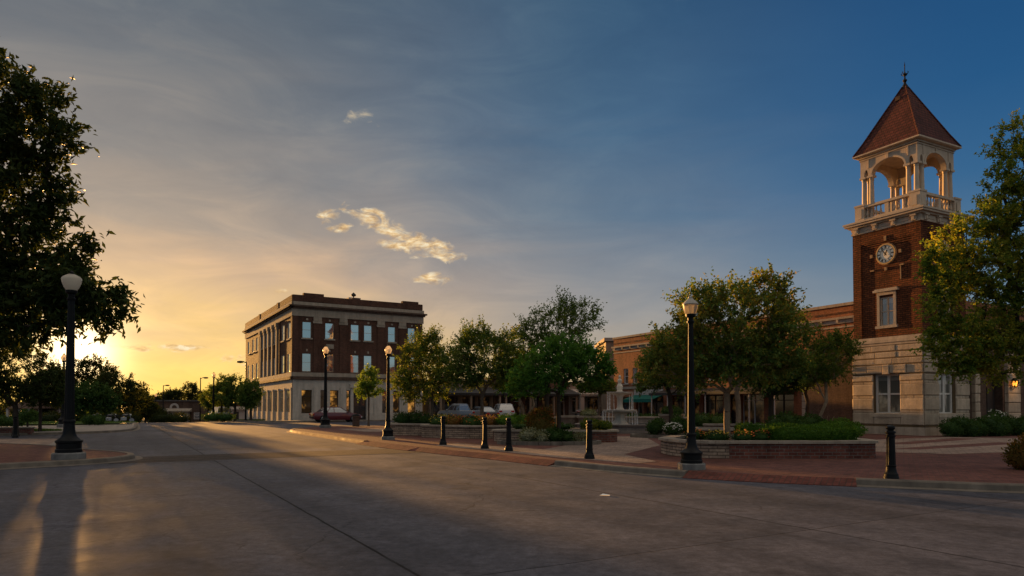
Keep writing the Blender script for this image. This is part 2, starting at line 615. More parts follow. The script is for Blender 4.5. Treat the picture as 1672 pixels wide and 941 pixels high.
def leaf_mesh(name, pos, dirs, size, mat, parent, rng, width=0.45, core=None, wvar=0.3):
    """one mesh of many single leaves: each a folded four-sided blade"""
    n = len(pos)
    dirs = dirs / (np.linalg.norm(dirs, axis=1, keepdims=True) + 1e-9)
    up = rng.normal(0, 1, (n, 3)); up[:, 2] += 0.8
    side = np.cross(dirs, up); side /= (np.linalg.norm(side, axis=1, keepdims=True) + 1e-9)
    nor = np.cross(side, dirs)
    L = size * rng.uniform(1 - wvar, 1 + wvar, (n, 1))
    wd = L * width
    a = pos - dirs * L * 0.5
    tip = pos + dirs * L * 0.5 - nor * L * 0.12
    m = pos + nor * L * 0.10
    l_ = m + side * wd * 0.5
    r_ = m - side * wd * 0.5
    v = np.stack([a, r_, tip, l_], 1).reshape(-1, 3)
    org = np.array(parent_origin(parent)) if parent is not None else np.zeros(3)
    extra = 0
    if core is not None and len(core.v):
        cv = np.array(core.v); extra = len(cv)
        v = np.concatenate([v, cv])
    v = v - org
    me = bpy.data.meshes.new(name)
    me.vertices.add(len(v)); me.vertices.foreach_set('co', v.ravel())
    cf = core.f if extra else []
    nl = 4 * n + sum(len(q) for q in cf)
    me.loops.add(nl); me.polygons.add(n + len(cf))
    li = np.arange(4 * n, dtype=np.int32)
    if cf:
        li = np.concatenate([li, np.array([i + 4 * n for q in cf for i in q], dtype=np.int32)])
    me.loops.foreach_set('vertex_index', li)
    tot = np.concatenate([np.full(n, 4, dtype=np.int32), np.array([len(q) for q in cf], dtype=np.int32)]).astype(np.int32)
    st = np.concatenate([[0], np.cumsum(tot)[:-1]]).astype(np.int32)
    me.polygons.foreach_set('loop_start', st); me.polygons.foreach_set('loop_total', tot)
    me.update(); me.validate()
    me.materials.append(MATS[mat])
    o = bpy.data.objects.new(name, me); COL.objects.link(o)
    o.parent = parent
    return o


def sample_lobes(rng, lobes, n, rmin=0.25):
    vol = np.array([l_[3] * l_[4] * l_[5] for l_ in lobes]); vol = vol ** 0.67; vol = vol / vol.sum()
    out = []
    for k, l_ in enumerate(lobes):
        m = max(3, int(round(n * vol[k])))
        q = rng.normal(0, 1, (m, 3)); q /= np.linalg.norm(q, axis=1, keepdims=True)
        r = rng.uniform(rmin ** 3, 1, (m, 1)) ** (1 / 3)
        out.append(np.array(l_[:3]) + q * r * np.array(l_[3:6]))
    return np.concatenate(out)


def make_tree(name, label, cat, group, base, trunk_h, trunk_r, lobes, seed, n=200, shoots=4, per=9, shoot_len=0.45, leaf=0.1,
              mat='leaf_green', bark='bark_grey', stems=1, bf=0.45, lw=0.5, up=0.35, lean=(0, 0), spread=0.25, tip=0.008):
    """tapered trunk and limbs grown towards points of the crown, leaves set along short shoots"""
    rng = np.random.RandomState(seed)
    B = np.array(base, dtype=float)
    root = empty(name, base, label, cat, group)
    att = sample_lobes(rng, lobes, n) + B
    nodes = [B + np.array([0, 0, -0.15])]; par = [-1]; plen = [0.0]; is_tip = [False]
    def addn(p, q):
        nodes.append(np.array(p)); par.append(q); plen.append(plen[q] + np.linalg.norm(nodes[-1] - nodes[q])); is_tip.append(False)
        return len(nodes) - 1
    for s in range(stems):
        a = 2 * math.pi * s / stems + rng.uniform(0, 2)
        q = 0
        k = 5
        for i in range(1, k + 1):
            f = i / k
            o = spread * f * f if stems > 1 else 0
            p = B + np.array([math.cos(a) * o + lean[0] * f, math.sin(a) * o + lean[1] * f, trunk_h * f]) + np.append(rng.normal(0, trunk_r * .22, 2), 0) * f
            q = addn(p, q)
    first = len(nodes) - 1
    top = nodes[first]
    order = np.argsort(np.linalg.norm(att - (B + np.array([lean[0], lean[1], trunk_h])), axis=1))
    start = 3
    for i in order:
        p = att[i]
        N = np.array(nodes[start:]); PL = np.array(plen[start:])
        dist = np.linalg.norm(N - p, axis=1)
        up_pen = np.maximum(0, N[:, 2] - p[2]) * 0.6
        j = int(np.argmin(dist + bf * PL + up_pen)) + start
        q0 = nodes[j]
        L = np.linalg.norm(p - q0)
        if L > 0.25:
            mid_ = (q0 + p) / 2 + rng.normal(0, L * 0.09, 3) + np.array([0, 0, L * 0.07])
            j = addn(mid_, j)
        t = addn(p, j); is_tip[t] = True
    nn = len(nodes)
    w = np.zeros(nn)
    for i in range(nn - 1, -1, -1):
        if w[i] == 0: w[i] = 1
        if par[i] >= 0: w[par[i]] += w[i]
    rad = tip * w ** 0.52
    rad = rad * np.clip(1, 0, 1)
    k = trunk_r / max(rad[1:first + 1])
    rad = tip + (rad - tip) * k if k > 0 else rad
    rad = np.maximum(rad, tip)
    rad[0] = trunk_r * 1.55
    m = MB()
    for i in range(1, nn):
        j = par[i]
        r0 = rad[j] if j < first + 1 and i <= first else min(rad[j], rad[i] * 1.35)
        sides = 9 if rad[i] > trunk_r * .6 else (6 if rad[i] > trunk_r * .2 else 4)
        m.tube([nodes[j], nodes[i]], [r0, rad[i]], sides, caps=False)
    m.build('trunk', bark, root, smooth=True, uv=False)
    tips = np.array([nodes[i] for i in range(nn) if is_tip[i]])
    pars = np.array([nodes[par[i]] for i in range(nn) if is_tip[i]])
    cen = np.average(tips, axis=0)
    pos = []; dr = []
    T = len(tips)
    for s in range(shoots):
        sdir = (tips - pars); sdir /= (np.linalg.norm(sdir, axis=1, keepdims=True) + 1e-9)
        outw = tips - cen; outw /= (np.linalg.norm(outw, axis=1, keepdims=True) + 1e-9)
        sdir = sdir * 0.5 + outw * 0.5 + rng.normal(0, 0.75, (T, 3)); sdir[:, 2] += up
        sdir /= (np.linalg.norm(sdir, axis=1, keepdims=True) + 1e-9)
        sl_ = shoot_len * rng.uniform(0.45, 1.25, (T, 1))
        for j in range(per):
            f = (j + rng.uniform(0.2, 1, (T, 1))) / per
            p = tips + sdir * sl_ * f + rng.normal(0, leaf * 0.33, (T, 3))
            dd = sdir * 0.8 + rng.normal(0, 0.7, (T, 3)); dd[:, 2] -= 0.12
            pos.append(p); dr.append(dd)
    pos = np.concatenate(pos); dr = np.concatenate(dr)
    keep = pos[:, 2] > B[2] + 0.05
    leaf_mesh('crown', pos[keep], dr[keep], leaf, mat, root, rng, lw)
    return root


def make_shrub(name, label, cat, group, base, lobes, seed, n=900, leaf=0.07, mat='leaf_shrub', flowers=None, fn=60, fsize=0.05, lw=0.55, core=True, up=0.5):
    """low plant: a lumpy core of foliage with leaves all over it, flower heads as a part"""
    rng = np.random.RandomState(seed)
    B = np.array(base, dtype=float)
    root = empty(name, base, label, cat, group)
    c = MB()
    pos = sample_lobes(rng, lobes, n, 0.80)
    cen = np.array([np.array(l_[:3]) for l_ in lobes])
    near_ = cen[np.argmin(np.linalg.norm(pos[:, None, :] - cen[None], axis=2), axis=1)]
    dr = (pos - near_) + rng.normal(0, 0.12 * max(l_[3] for l_ in lobes) + .04, pos.shape); dr[:, 2] += up * 0.1
    pos = pos + rng.normal(0, leaf * 0.5, pos.shape)
    pos[:, 2] = np.maximum(pos[:, 2], 0.01)
    if core:
        for l_ in lobes:
            c.ball(B + np.array([l_[0], l_[1], max(l_[2] * .9, l_[5] * .5)]), l_[3] * .8, l_[4] * .8, min(l_[5] * .8, max(l_[2] * .9, l_[5] * .5)), 10, 6, 0.12, random.Random(seed))
    leaf_mesh('foliage', pos + B, dr, leaf, mat, root, rng, lw, core=c)
    if flowers:
        q = sample_lobes(rng, lobes, fn * 2, 0.95)
        q = q[q[:, 2] > np.median(q[:, 2]) * .9][:fn]
        q = q + rng.normal(0, .02, q.shape)
        m = MB()
        for p in q:
            p = p + B + np.array([0, 0, .03])
            m.ball(p, fsize * rng.uniform(.6, 1.1), fsize * rng.uniform(.6, 1.1), fsize * .5, 5, 3)
        m.build('flowers', flowers, root, uv=False)
    return root


# ------------------------------------------------------------------ palette
plain('earth', (0.06, 0.055, 0.035), 0.95, 0.4, 0.8, bmp=0.3)
plain('soil', (0.045, 0.03, 0.02), 0.95, 0.4, 4, bmp=0.6)
plain('kerb_concrete', (0.15, 0.125, 0.10), 0.8, 0.3, 1.6, bmp=0.25)
plain('walk_concrete', (0.25, 0.21, 0.175), 0.75, 0.25, 0.9, bmp=0.15)
plain('black_iron', (0.007, 0.0075, 0.008), 0.5, 0.3, 6, bmp=0.12, spec=0.14)
plain('lamp_foot_concrete', (0.17, 0.165, 0.155), 0.85, 0.3, 5, bmp=0.4)
plain('white_frame', (0.62, 0.58, 0.52), 0.5, 0.1, 3)
plain('cream_trim', (0.50, 0.40, 0.295), 0.65, 0.14, 2.5, bmp=0.15)
plain('dark_frame', (0.035, 0.03, 0.028), 0.5, 0.2, 3)
plain('black_rubber', (0.015, 0.015, 0.015), 0.8, 0.2, 8)
plain('steel', (0.35, 0.35, 0.36), 0.3, 0.1, 5, metallic=0.9)
plain('interior_dark', (0.02, 0.017, 0.014), 0.9, 0.3, 1)
plain('roof_grey', (0.09, 0.085, 0.08), 0.9, 0.3, 1)
plain('shop_plaster', (0.33, 0.29, 0.25), 0.8, 0.2, 1.2, bmp=0.15)
plain('shop_tan', (0.21, 0.15, 0.10), 0.8, 0.3, 1.2, bmp=0.15)
plain('white_fascia', (0.38, 0.34, 0.30), 0.6, 0.1, 1)
plain('canopy_dark', (0.035, 0.033, 0.032), 0.7, 0.3, 1)
plain('teal_canvas', (0.006, 0.11, 0.085), 0.75, 0.15, 2)
plain('bark_grey', (0.12, 0.09, 0.065), 0.95, 0.35, 9, bmp=0.8)
plain('bark_tan', (0.24, 0.17, 0.11), 0.9, 0.35, 9, bmp=0.6)
plain('bark_dark', (0.05, 0.038, 0.028), 0.95, 0.35, 9, bmp=0.8)
plain('flower_orange', (0.75, 0.22, 0.03), 0.6, 0.35, 30)
plain('flower_red', (0.45, 0.05, 0.03), 0.6, 0.35, 30)
plain('flower_white', (0.75, 0.7, 0.6), 0.6, 0.15, 30)
plain('flower_yellow', (0.75, 0.5, 0.06), 0.6, 0.25, 30)
plain('flower_pink', (0.5, 0.2, 0.16), 0.6, 0.25, 30)
plain('paper_white', (0.8, 0.78, 0.74), 0.8, 0.05, 3)

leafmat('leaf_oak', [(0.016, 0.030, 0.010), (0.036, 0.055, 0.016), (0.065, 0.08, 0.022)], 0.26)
leafmat('leaf_green', [(0.022, 0.07, 0.016), (0.055, 0.14, 0.024), (0.105, 0.195, 0.035)], 0.42)
leafmat('leaf_plaza', [(0.026, 0.062, 0.017), (0.058, 0.104, 0.025), (0.085, 0.12, 0.026), (0.14, 0.14, 0.03)], 0.42)
leafmat('leaf_autumn', [(0.026, 0.066, 0.018), (0.055, 0.11, 0.026), (0.105, 0.14, 0.032), (0.15, 0.135, 0.03), (0.17, 0.10, 0.03)], 0.42)
leafmat('leaf_gold', [(0.022, 0.056, 0.014), (0.048, 0.09, 0.018), (0.095, 0.12, 0.022), (0.20, 0.17, 0.026)], 0.42, clump=0.9)
leafmat('leaf_elm', [(0.035, 0.085, 0.02), (0.08, 0.14, 0.025), (0.19, 0.20, 0.03), (0.36, 0.29, 0.035)], 0.48, clump=1.2)  # yellow-green leaf, with sunlight it misses brightened into its colour
leafmat('leaf_young', [(0.05, 0.11, 0.02), (0.10, 0.17, 0.03), (0.18, 0.22, 0.04)], 0.45)
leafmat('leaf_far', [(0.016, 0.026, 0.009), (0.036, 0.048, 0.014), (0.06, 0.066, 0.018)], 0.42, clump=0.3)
leafmat('leaf_shrub', [(0.016, 0.038, 0.012), (0.038, 0.075, 0.02), (0.065, 0.10, 0.025)], 0.3)
leafmat('leaf_hedge', [(0.03, 0.075, 0.012), (0.06, 0.13, 0.018), (0.12, 0.20, 0.03)], 0.35)
leafmat('leaf_rust', [(0.03, 0.045, 0.012), (0.07, 0.065, 0.016), (0.15, 0.08, 0.02), (0.20, 0.06, 0.025)], 0.35)
leafmat('leaf_pale', [(0.06, 0.08, 0.03), (0.18, 0.19, 0.11), (0.40, 0.38, 0.27)], 0.3)
leafmat('grass_blade', [(0.03, 0.06, 0.012), (0.06, 0.10, 0.02), (0.10, 0.13, 0.03)], 0.3)

glassmat('glass_sky', (0.03, 0.045, 0.055), 0.50, 0.03, (0.9, 1.0, 1.0), 0.012)
glassmat('glass_plain', (0.022, 0.02, 0.018), 0.30, 0.05, (1, 1, 1), 0.03)
glassmat('glass_blind', (0.085, 0.085, 0.07), 0.10, 0.06, (1, 1, 1), 0.03)
glassmat('glass_dark', (0.012, 0.011, 0.01), 0.10, 0.05)
glassmat('glass_car', (0.02, 0.022, 0.024), 0.25, 0.03)


def glow_glass(name, lo, hi, strength):
    """shop glass with patchy warm emission put into the pane"""
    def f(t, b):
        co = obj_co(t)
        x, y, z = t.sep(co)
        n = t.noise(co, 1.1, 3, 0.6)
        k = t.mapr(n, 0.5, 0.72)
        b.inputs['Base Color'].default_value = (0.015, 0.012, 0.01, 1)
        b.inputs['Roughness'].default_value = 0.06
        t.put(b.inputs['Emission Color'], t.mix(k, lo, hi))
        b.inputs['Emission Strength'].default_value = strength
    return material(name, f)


glow_glass('glass_glow', (0.012, 0.006, 0.002), (0.60, 0.27, 0.05), 0.42)  # warm glow is put into the pane as emission
glow_glass('glass_shop', (0.006, 0.004, 0.003), (0.40, 0.19, 0.06), 0.05)
emitmat('lantern_flame', (1.0, 0.34, 0.04), 0.8)

brickmat('brick_tower', (0.225, 0.068, 0.024), (0.125, 0.037, 0.015), (0.045, 0.022, 0.013), 0.26, 0.098, 0.017, dirt=0.35, bmp=0.9)
brickmat('brick_dark', (0.120, 0.053, 0.034), (0.078, 0.035, 0.024), (0.12, 0.075, 0.055), 0.24, 0.09, 0.012, dirt=0.35)
brickmat('brick_orange', (0.36, 0.13, 0.058), (0.27, 0.10, 0.045), (0.20, 0.12, 0.08), 0.24, 0.09, 0.012, dirt=0.3)
brickmat('brick_brown', (0.12, 0.075, 0.052), (0.09, 0.055, 0.04), (0.1, 0.07, 0.055), 0.24, 0.09, 0.012, dirt=0.3)
brickmat('brick_planter', (0.215, 0.075, 0.052), (0.125, 0.045, 0.035), (0.19, 0.15, 0.125), 0.23, 0.085, 0.011, dirt=0.45, bmp=0.9, big=1.6)
brickmat('stone_planter', (0.44, 0.32, 0.225), (0.28, 0.20, 0.145), (0.12, 0.09, 0.07), 0.42, 0.085, 0.012, dirt=0.4, bmp=1.0, big=1.6)
brickmat('paver_red', (0.185, 0.075, 0.057), (0.115, 0.046, 0.037), (0.09, 0.058, 0.046), 0.21, 0.105, 0.009, rough=0.8, dirt=0.45, bmp=0.22, rot=0.52, big=0.35)
brickmat('paver_ramp', (0.175, 0.055, 0.040), (0.12, 0.038, 0.029), (0.09, 0.045, 0.034), 0.21, 0.105, 0.010, rough=0.75, dirt=0.4, bmp=0.5, rot=-1.0, big=0.5)
brickmat('paver_tan', (0.33, 0.235, 0.18), (0.23, 0.165, 0.13), (0.13, 0.095, 0.075), 0.4, 0.2, 0.010, rough=0.8, dirt=0.4, bmp=0.2, rot=0.52, big=0.4)
brickmat('paver_brown', (0.066, 0.049, 0.043), (0.050, 0.038, 0.034), (0.02, 0.016, 0.014), 0.24, 0.6, 0.03, rough=0.75, dirt=0.4, bmp=0.5, rot=0.5236, big=0.5)
brickmat('roof_tile', (0.13, 0.036, 0.026), (0.08, 0.024, 0.019), (0.03, 0.012, 0.010), 0.24, 0.17, 0.018, rough=0.75, dirt=0.4, bmp=1.0)
stonemat('limestone', (0.44, 0.35, 0.255), 0.30, bmp=1.0, scale=4.0)
stonemat('limestone_smooth', (0.46, 0.37, 0.275), 0.16, bmp=0.25)
stonemat('stone_joint', (0.16, 0.11, 0.06), 0.2)
stonemat('rubble_band', (0.40, 0.27, 0.14), 0.3, bmp=0.8)
stonemat('pale_stone', (0.34, 0.28, 0.215), 0.18, bmp=0.3)
stonemat('pale_ashlar', (0.47, 0.415, 0.35), 0.12, bmp=0.3)
stonemat('fountain_stone', (0.70, 0.62, 0.52), 0.3, bmp=0.5)
stonemat('pool_stone', (0.22, 0.19, 0.165), 0.25, bmp=0.4)


def road_mat(t, b):
    co = obj_co(t)
    x, y, z = t.sep(co)
    wob = t.math('MULTIPLY', t.math('SUBTRACT', t.noise(co, 0.9, 3, 0.6), 0.5), 0.05)
    a = t.math('ADD', t.math('ADD', t.math('MULTIPLY', x, 0.866), t.math('MULTIPLY', y, 0.5)), wob)
    u = t.math('ADD', t.math('ADD', t.math('MULTIPLY', x, -0.5), t.math('MULTIPLY', y, 0.866)), wob)
    def line(v, off, step, w):
        q = t.math('FRACT', t.math('DIVIDE', t.math('SUBTRACT', v, off - step / 2), step))
        dist = t.math('MULTIPLY', t.math('ABSOLUTE', t.math('SUBTRACT', q, 0.5)), step)
        return t.mapr(dist, w, w * 2.2, 1, 0), t.mapr(dist, w, 0.16, 1, 0)
    j1, s1 = line(a, 2.32, 5.0, 0.010)
    j2, s2 = line(u, 0.55, 4.85, 0.007)
    big = t.noise(co, 0.16, 5, 0.6, 0.5)
    med = t.noise(co, 1.1, 6, 0.65, 0.2)
    fine = t.noise(co, 55, 3, 0.7)
    drag = t.noise(t.comb(t.math('MULTIPLY', a, 1.7), t.math('MULTIPLY', u, 0.22)), 1.0, 4, 0.6)
    slab = t.node('ShaderNodeTexWhiteNoise', noise_dimensions='2D')
    t.put(slab.inputs['Vector'], t.comb(t.math('FLOOR', t.math('DIVIDE', t.math('SUBTRACT', a, 2.32), 5.0)), t.math('FLOOR', t.math('DIVIDE', t.math('SUBTRACT', u, 0.55), 4.85))))
    k = t.math('MULTIPLY', t.mapr(big, 0.3, 0.7, 0.70, 1.28), t.mapr(med, 0.25, 0.75, 0.66, 1.32))
    spk = t.noise(co, 9, 5, 0.75)
    k = t.math('MULTIPLY', k, t.mapr(spk, 0.3, 0.7, 0.62, 1.40))
    k = t.math('MULTIPLY', k, t.mapr(fine, 0.25, 0.75, 0.72, 1.26))
    k = t.math('MULTIPLY', k, t.mapr(drag, 0.3, 0.7, 0.86, 1.12))
    k = t.math('MULTIPLY', k, t.mapr(slab.outputs[0], 0, 1, 0.9, 1.1))
    sp = t.noise(co, 2.3, 2, 0.5)
    k = t.math('MULTIPLY', k, t.mapr(sp, 0.68, 0.76, 1, 0.7))
    joint = t.math('MULTIPLY', t.math('MAXIMUM', j1, t.math('MULTIPLY', j2, 0.8)), t.mapr(med, 0.25, 0.5, 0.55, 1))
    k = t.math('MULTIPLY', k, t.math('SUBTRACT', 1, t.math('MULTIPLY', joint, 0.88)))
    k = t.math('MULTIPLY', k, t.math('SUBTRACT', 1, t.math('MULTIPLY', s1, 0.12)))
    vor = t.node('ShaderNodeTexVoronoi', feature='DISTANCE_TO_EDGE')
    t.put(vor.inputs['Vector'], t.vmath('ADD', co, t.vmath('SCALE', t.noise(co, 0.7, 4, 0.6, out=1), None)))
    vor.inputs['Vector'].links[0].from_node.inputs[1].links[0].from_node.inputs['Scale'].default_value = 1.2
    vor.inputs['Scale'].default_value = 0.17
    crack = t.math('MULTIPLY', t.mapr(vor.outputs[0], 0.0010, 0.004, 1, 0), t.mapr(big, 0.44, 0.54))
    k = t.math('MULTIPLY', k, t.math('SUBTRACT', 1, t.math('MULTIPLY', crack, 0.6)))
    vs_ = t.node('ShaderNodeTexVoronoi'); t.put(vs_.inputs['Vector'], co); vs_.inputs['Scale'].default_value = 3.2
    chip = t.math('MULTIPLY', t.mapr(vs_.outputs['Distance'], 0.035, 0.06, 1, 0), t.math('GREATER_THAN', t.sep(vs_.outputs['Color'])[0], 0.62))
    k = t.math('ADD', k, t.math('MULTIPLY', chip, 0.9))
    oil = t.mapr(t.noise(co, 0.55, 3, 0.55, 0.8), 0.60, 0.72, 1.0, 0.62)
    k = t.math('MULTIPLY', k, oil)
    mott = t.noise(co, 3.6, 6, 0.72, 0.4)
    k = t.math('MULTIPLY', k, t.mapr(mott, 0.3, 0.7, 0.80, 1.2))
    tyre = t.noise(t.comb(t.math('MULTIPLY', a, 1.15), t.math('MULTIPLY', u, 0.03)), 1.0, 3, 0.5)
    k = t.math('MULTIPLY', k, t.mapr(tyre, 0.35, 0.65, 0.82, 1.14))
    base = t.mix(t.mapr(big, 0.35, 0.65), (0.070, 0.068, 0.082), (0.077, 0.073, 0.083))
    v = t.vmath('SCALE', base, None)
    t.put(v.node.inputs['Scale'], k)
    t.put(b.inputs['Base Color'], v)
    t.put(b.inputs['Roughness'], t.mapr(med, 0.3, 0.7, 0.62, 0.85))
    b.inputs['Specular IOR Level'].default_value = 0.12
    h = t.math('ADD', t.math('MULTIPLY', fine, 0.35), t.math('MULTIPLY', joint, -1.2))
    bump(t, b, h, 0.14, 0.012)


material('road_concrete', road_mat)


# ------------------------------------------------------------------ terrain: level square, the street dips beyond it
def AT(a, t):
    return (0.866 * a - 0.5 * t, 0.5 * a + 0.866 * t)


def dip(x, y):
    t = -0.5 * x + 0.866 * y
    if t < 66: return 0.0
    if t < 76: return -0.0015 * (t - 66) ** 2
    if t < 190: return -0.15 - 0.03 * (t - 76)
    return -3.57


def sheet(name, mat, a0, a1, t0, t1, dz, na=2):
    ts = sorted({t0, t1, *[q for q in (66, 68, 70, 72, 74, 76, 100, 140, 190) if t0 < q < t1]})
    aa = [a0 + (a1 - a0) * i / (na - 1) for i in range(na)]
    m = MB()
    pts = [[(*AT(a, t), dip(*AT(a, t)) + dz) for a in aa] for t in ts]
    for i in range(len(ts) - 1):
        for j in range(na - 1):
            m.quad(pts[i][j], pts[i][j + 1], pts[i + 1][j + 1], pts[i + 1][j])
    o = m.build(name, mat)
    return tag(o, kind='structure')


sheet('ground', 'earth', -3500, 3500, -600, 4500, -0.02)
sheet('road', 'road_concrete', -40, 75, -60, 185, 0.0)
sheet('crosswalk', 'paver_brown', -0.2, 9.0, 20.5, 22.9, 0.004)


def offset_line(pts, w, closed=False):
    """offset a polyline to its left by w"""
    out = []
    n = len(pts)
    for i in range(n):
        p = Vector(pts[i])
        a = Vector(pts[i - 1]) if (i > 0 or closed) else None
        c = Vector(pts[(i + 1) % n]) if (i < n - 1 or closed) else None
        ns = []
        if a is not None: e = (p - a).normalized(); ns.append(Vector((-e.y, e.x)))
        if c is not None: e = (c - p).normalized(); ns.append(Vector((-e.y, e.x)))
        m = sum(ns, Vector((0, 0)))
        m = m.normalized()
        k = 1 / max(0.5, m.dot(ns[0]))
        out.append((p.x + m.x * w * k, p.y + m.y * w * k))
    return out


def kerb(pts, side, top=0.12, mat='kerb_concrete', w=0.17):
    """kerb of real section along the edge of a raised pavement; side=+1 when the road lies to the left"""
    m = MB()
    sec = [(-0.02, -0.12), (-0.02, top + .012), (0.0, top + 0.015), (w - 0.045, top + 0.012), (w - 0.012, top - 0.012), (w + .012, 0.02), (w + 0.20, 0.006), (w + 0.20, -0.12)]
    rings = [offset_line(pts, s * side) for s, z in sec]
    R_ = []
    for i in range(len(pts)):
        R_.append([(rings[k][i][0], rings[k][i][1], sec[k][1] + dip(*pts[i])) for k in range(len(sec))])
    m.loft(R_)
    return tag(m.build('kerb', mat), kind='structure')


def ramp(pts, side, w=0.75, top=0.12, mat='paver_ramp'):
    m = MB()
    sec = [(0, -0.1), (0, top), (w, 0.012), (w, -0.1)]
    rings = [offset_line(pts, s * side) for s, z in sec]
    m.loft([[(rings[k][i][0], rings[k][i][1], sec[k][1]) for k in range(4)] for i in range(len(pts))])
    return tag(m.build('ramp', mat), kind='structure')


def smooth_line(pts, k=2):
    """corner cutting that keeps the ends"""
    for _ in range(k):
        q = [pts[0]]
        for i in range(len(pts) - 1):
            a, b = pts[i], pts[i + 1]
            q.append((a[0] * .75 + b[0] * .25, a[1] * .75 + b[1] * .25)); q.append((a[0] * .25 + b[0] * .75, a[1] * .25 + b[1] * .75))
        q.append(pts[-1]); pts = q
    return pts


def pavement(name, poly, mat, top=0.12, sub=True):
    area = sum(poly[i][0] * poly[(i + 1) % len(poly)][1] - poly[(i + 1) % len(poly)][0] * poly[i][1] for i in range(len(poly)))
    if area < 0: poly = poly[::-1]
    m = MB()
    m.loft([[(x, y, dip(x, y) - 0.3) for x, y in poly], [(x, y, dip(x, y) + top) for x, y in poly]])
    return tag(m.build(name, mat), kind='structure')


def patch(name, poly, mat, z, kind='structure'):
    area = sum(poly[i][0] * poly[(i + 1) % len(poly)][1] - poly[(i + 1) % len(poly)][0] * poly[i][1] for i in range(len(poly)))
    if area < 0: poly = poly[::-1]
    m = MB()
    m.add([(x, y, z + dip(x, y)) for x, y in poly], [tuple(range(len(poly)))])
    return tag(m.build(name, mat), kind=kind)


# plaza: its street edge from the far nose to the near right
back = [(11.0, 66.0), (-12.9, 45.6), (-13.25, 43.3), (-13.05, 41.0)]
nose = smooth_line([(-13.25, 43.3), (-13.05, 40.6), (-12.2, 38.3), (-9.0, 32.9), (-5.75, 27.2)], 2)
flush = [(-5.75, 27.2), (-4.4, 25.0), (-3.1, 23.1)]
rampA = smooth_line([(-3.1, 23.1), (-1.9, 21.4), (-0.55, 19.75), (0.45, 18.3), (1.2, 17.3)], 1)
kerbA = smooth_line([(1.2, 17.3), (2.0, 16.25), (2.85, 15.3), (3.75, 14.55)], 1)
rampB = smooth_line([(3.75, 14.55), (5.0, 13.75), (6.55, 13.05)], 1)
kerbB = smooth_line([(6.55, 13.05), (8.9, 12.0), (15.5, 10.0), (34, 6.0)], 1)
edge = nose + flush[1:] + rampA[1:] + kerbA[1:] + rampB[1:] + kerbB[1:]
pavement('plaza_paving', edge + [(60, 6), (60, 66), (14, 66.5), (11, 61.0), (-12.9, 46.2)], 'paver_red')
plain('kerb_warm', (0.24, 0.135, 0.07), 0.8, 0.3, 1.6, bmp=0.25)  # brown concrete of the nose, with the sun's orange put into its colour
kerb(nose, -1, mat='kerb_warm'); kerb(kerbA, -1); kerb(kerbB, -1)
ramp(flush, -1, 0.5); ramp(rampA, -1, 0.40); ramp(rampB, -1, 0.40)
# pale paving bands on the plaza
patch('paving_band', [(-2.7, 23.9), (-1.0, 21.6), (1.25, 18.3), (3.0, 16.4), (3.6, 17.0), (3.2, 19.5), (5.2, 24.0), (6.0, 31.0), (4.0, 31.0), (2.8, 26.0), (1.0, 21.8), (-1.0, 23.8), (-2.0, 25.2)], 'paver_tan', 0.124)
patch('paving_band', [(-10.5, 41.0), (-7.8, 36.4), (-4.5, 36.8), (-5.5, 42.6)], 'paver_tan', 0.124)
patch('paving_band', [(9.3, 21.6), (12.6, 19.6), (22, 23.0), (22, 29.0), (19.3, 30.4), (15.0, 28.0)], 'paver_tan', 0.124)
patch('paving_band', [(12.2, 22.0), (12.9, 21.6), (19.0, 25.2), (18.4, 25.9)], 'paver_red', 0.128)
patch('paving_band', [(13.6, 25.0), (14.2, 24.5), (19.5, 28.6), (18.9, 29.2)], 'paver_red', 0.128)

# left corner with the near lamp, driveway and the lawn strip behind it
ce = smooth_line([(-24, 5.0), (-15.5, 12.4), (-12.2, 16.4), (-10.75, 17.9), (-10.7, 19.3), (-11.8, 20.6), (-13.8, 21.8), (-16.2, 24.0), (-20.0, 25.6), (-36, 27)], 2)
pavement('corner_paving', ce + [(-36, 5)], 'paver_red')
kerb(ce, -1)
le = smooth_line([(-60, 30.5), (-30, 33.4), (-25.2, 34.7), (-22.9, 36.6), (-22.4, 39.2), (-23.6, 42.6), (-27.6, 50), (-35.5, 64), (-50, 90), (-75, 133)], 2)
pavement('left_sidewalk', le + [(-110, 133), (-110, 30)], 'walk_concrete')
kerb(le, -1)
# pavement round the brick block
BU = Vector((-0.505, 0.863)); BF = Vector((0.863, 0.505)); BO = Vector((-21.57, 67.0))
q = lambda s, k: tuple(BO + BF * s - BU * 0 + BU * k)
be = smooth_line([q(-4.2, 60), q(-4.2, 2), q(-4.0, -2.6), q(-2.0, -4.2), q(3, -4.2), q(22, -4.2), q(60, -4.2)], 2)
pavement('block_sidewalk', be + [q(60, 60)], 'walk_concrete')
kerb(be, 1 if False else -1)


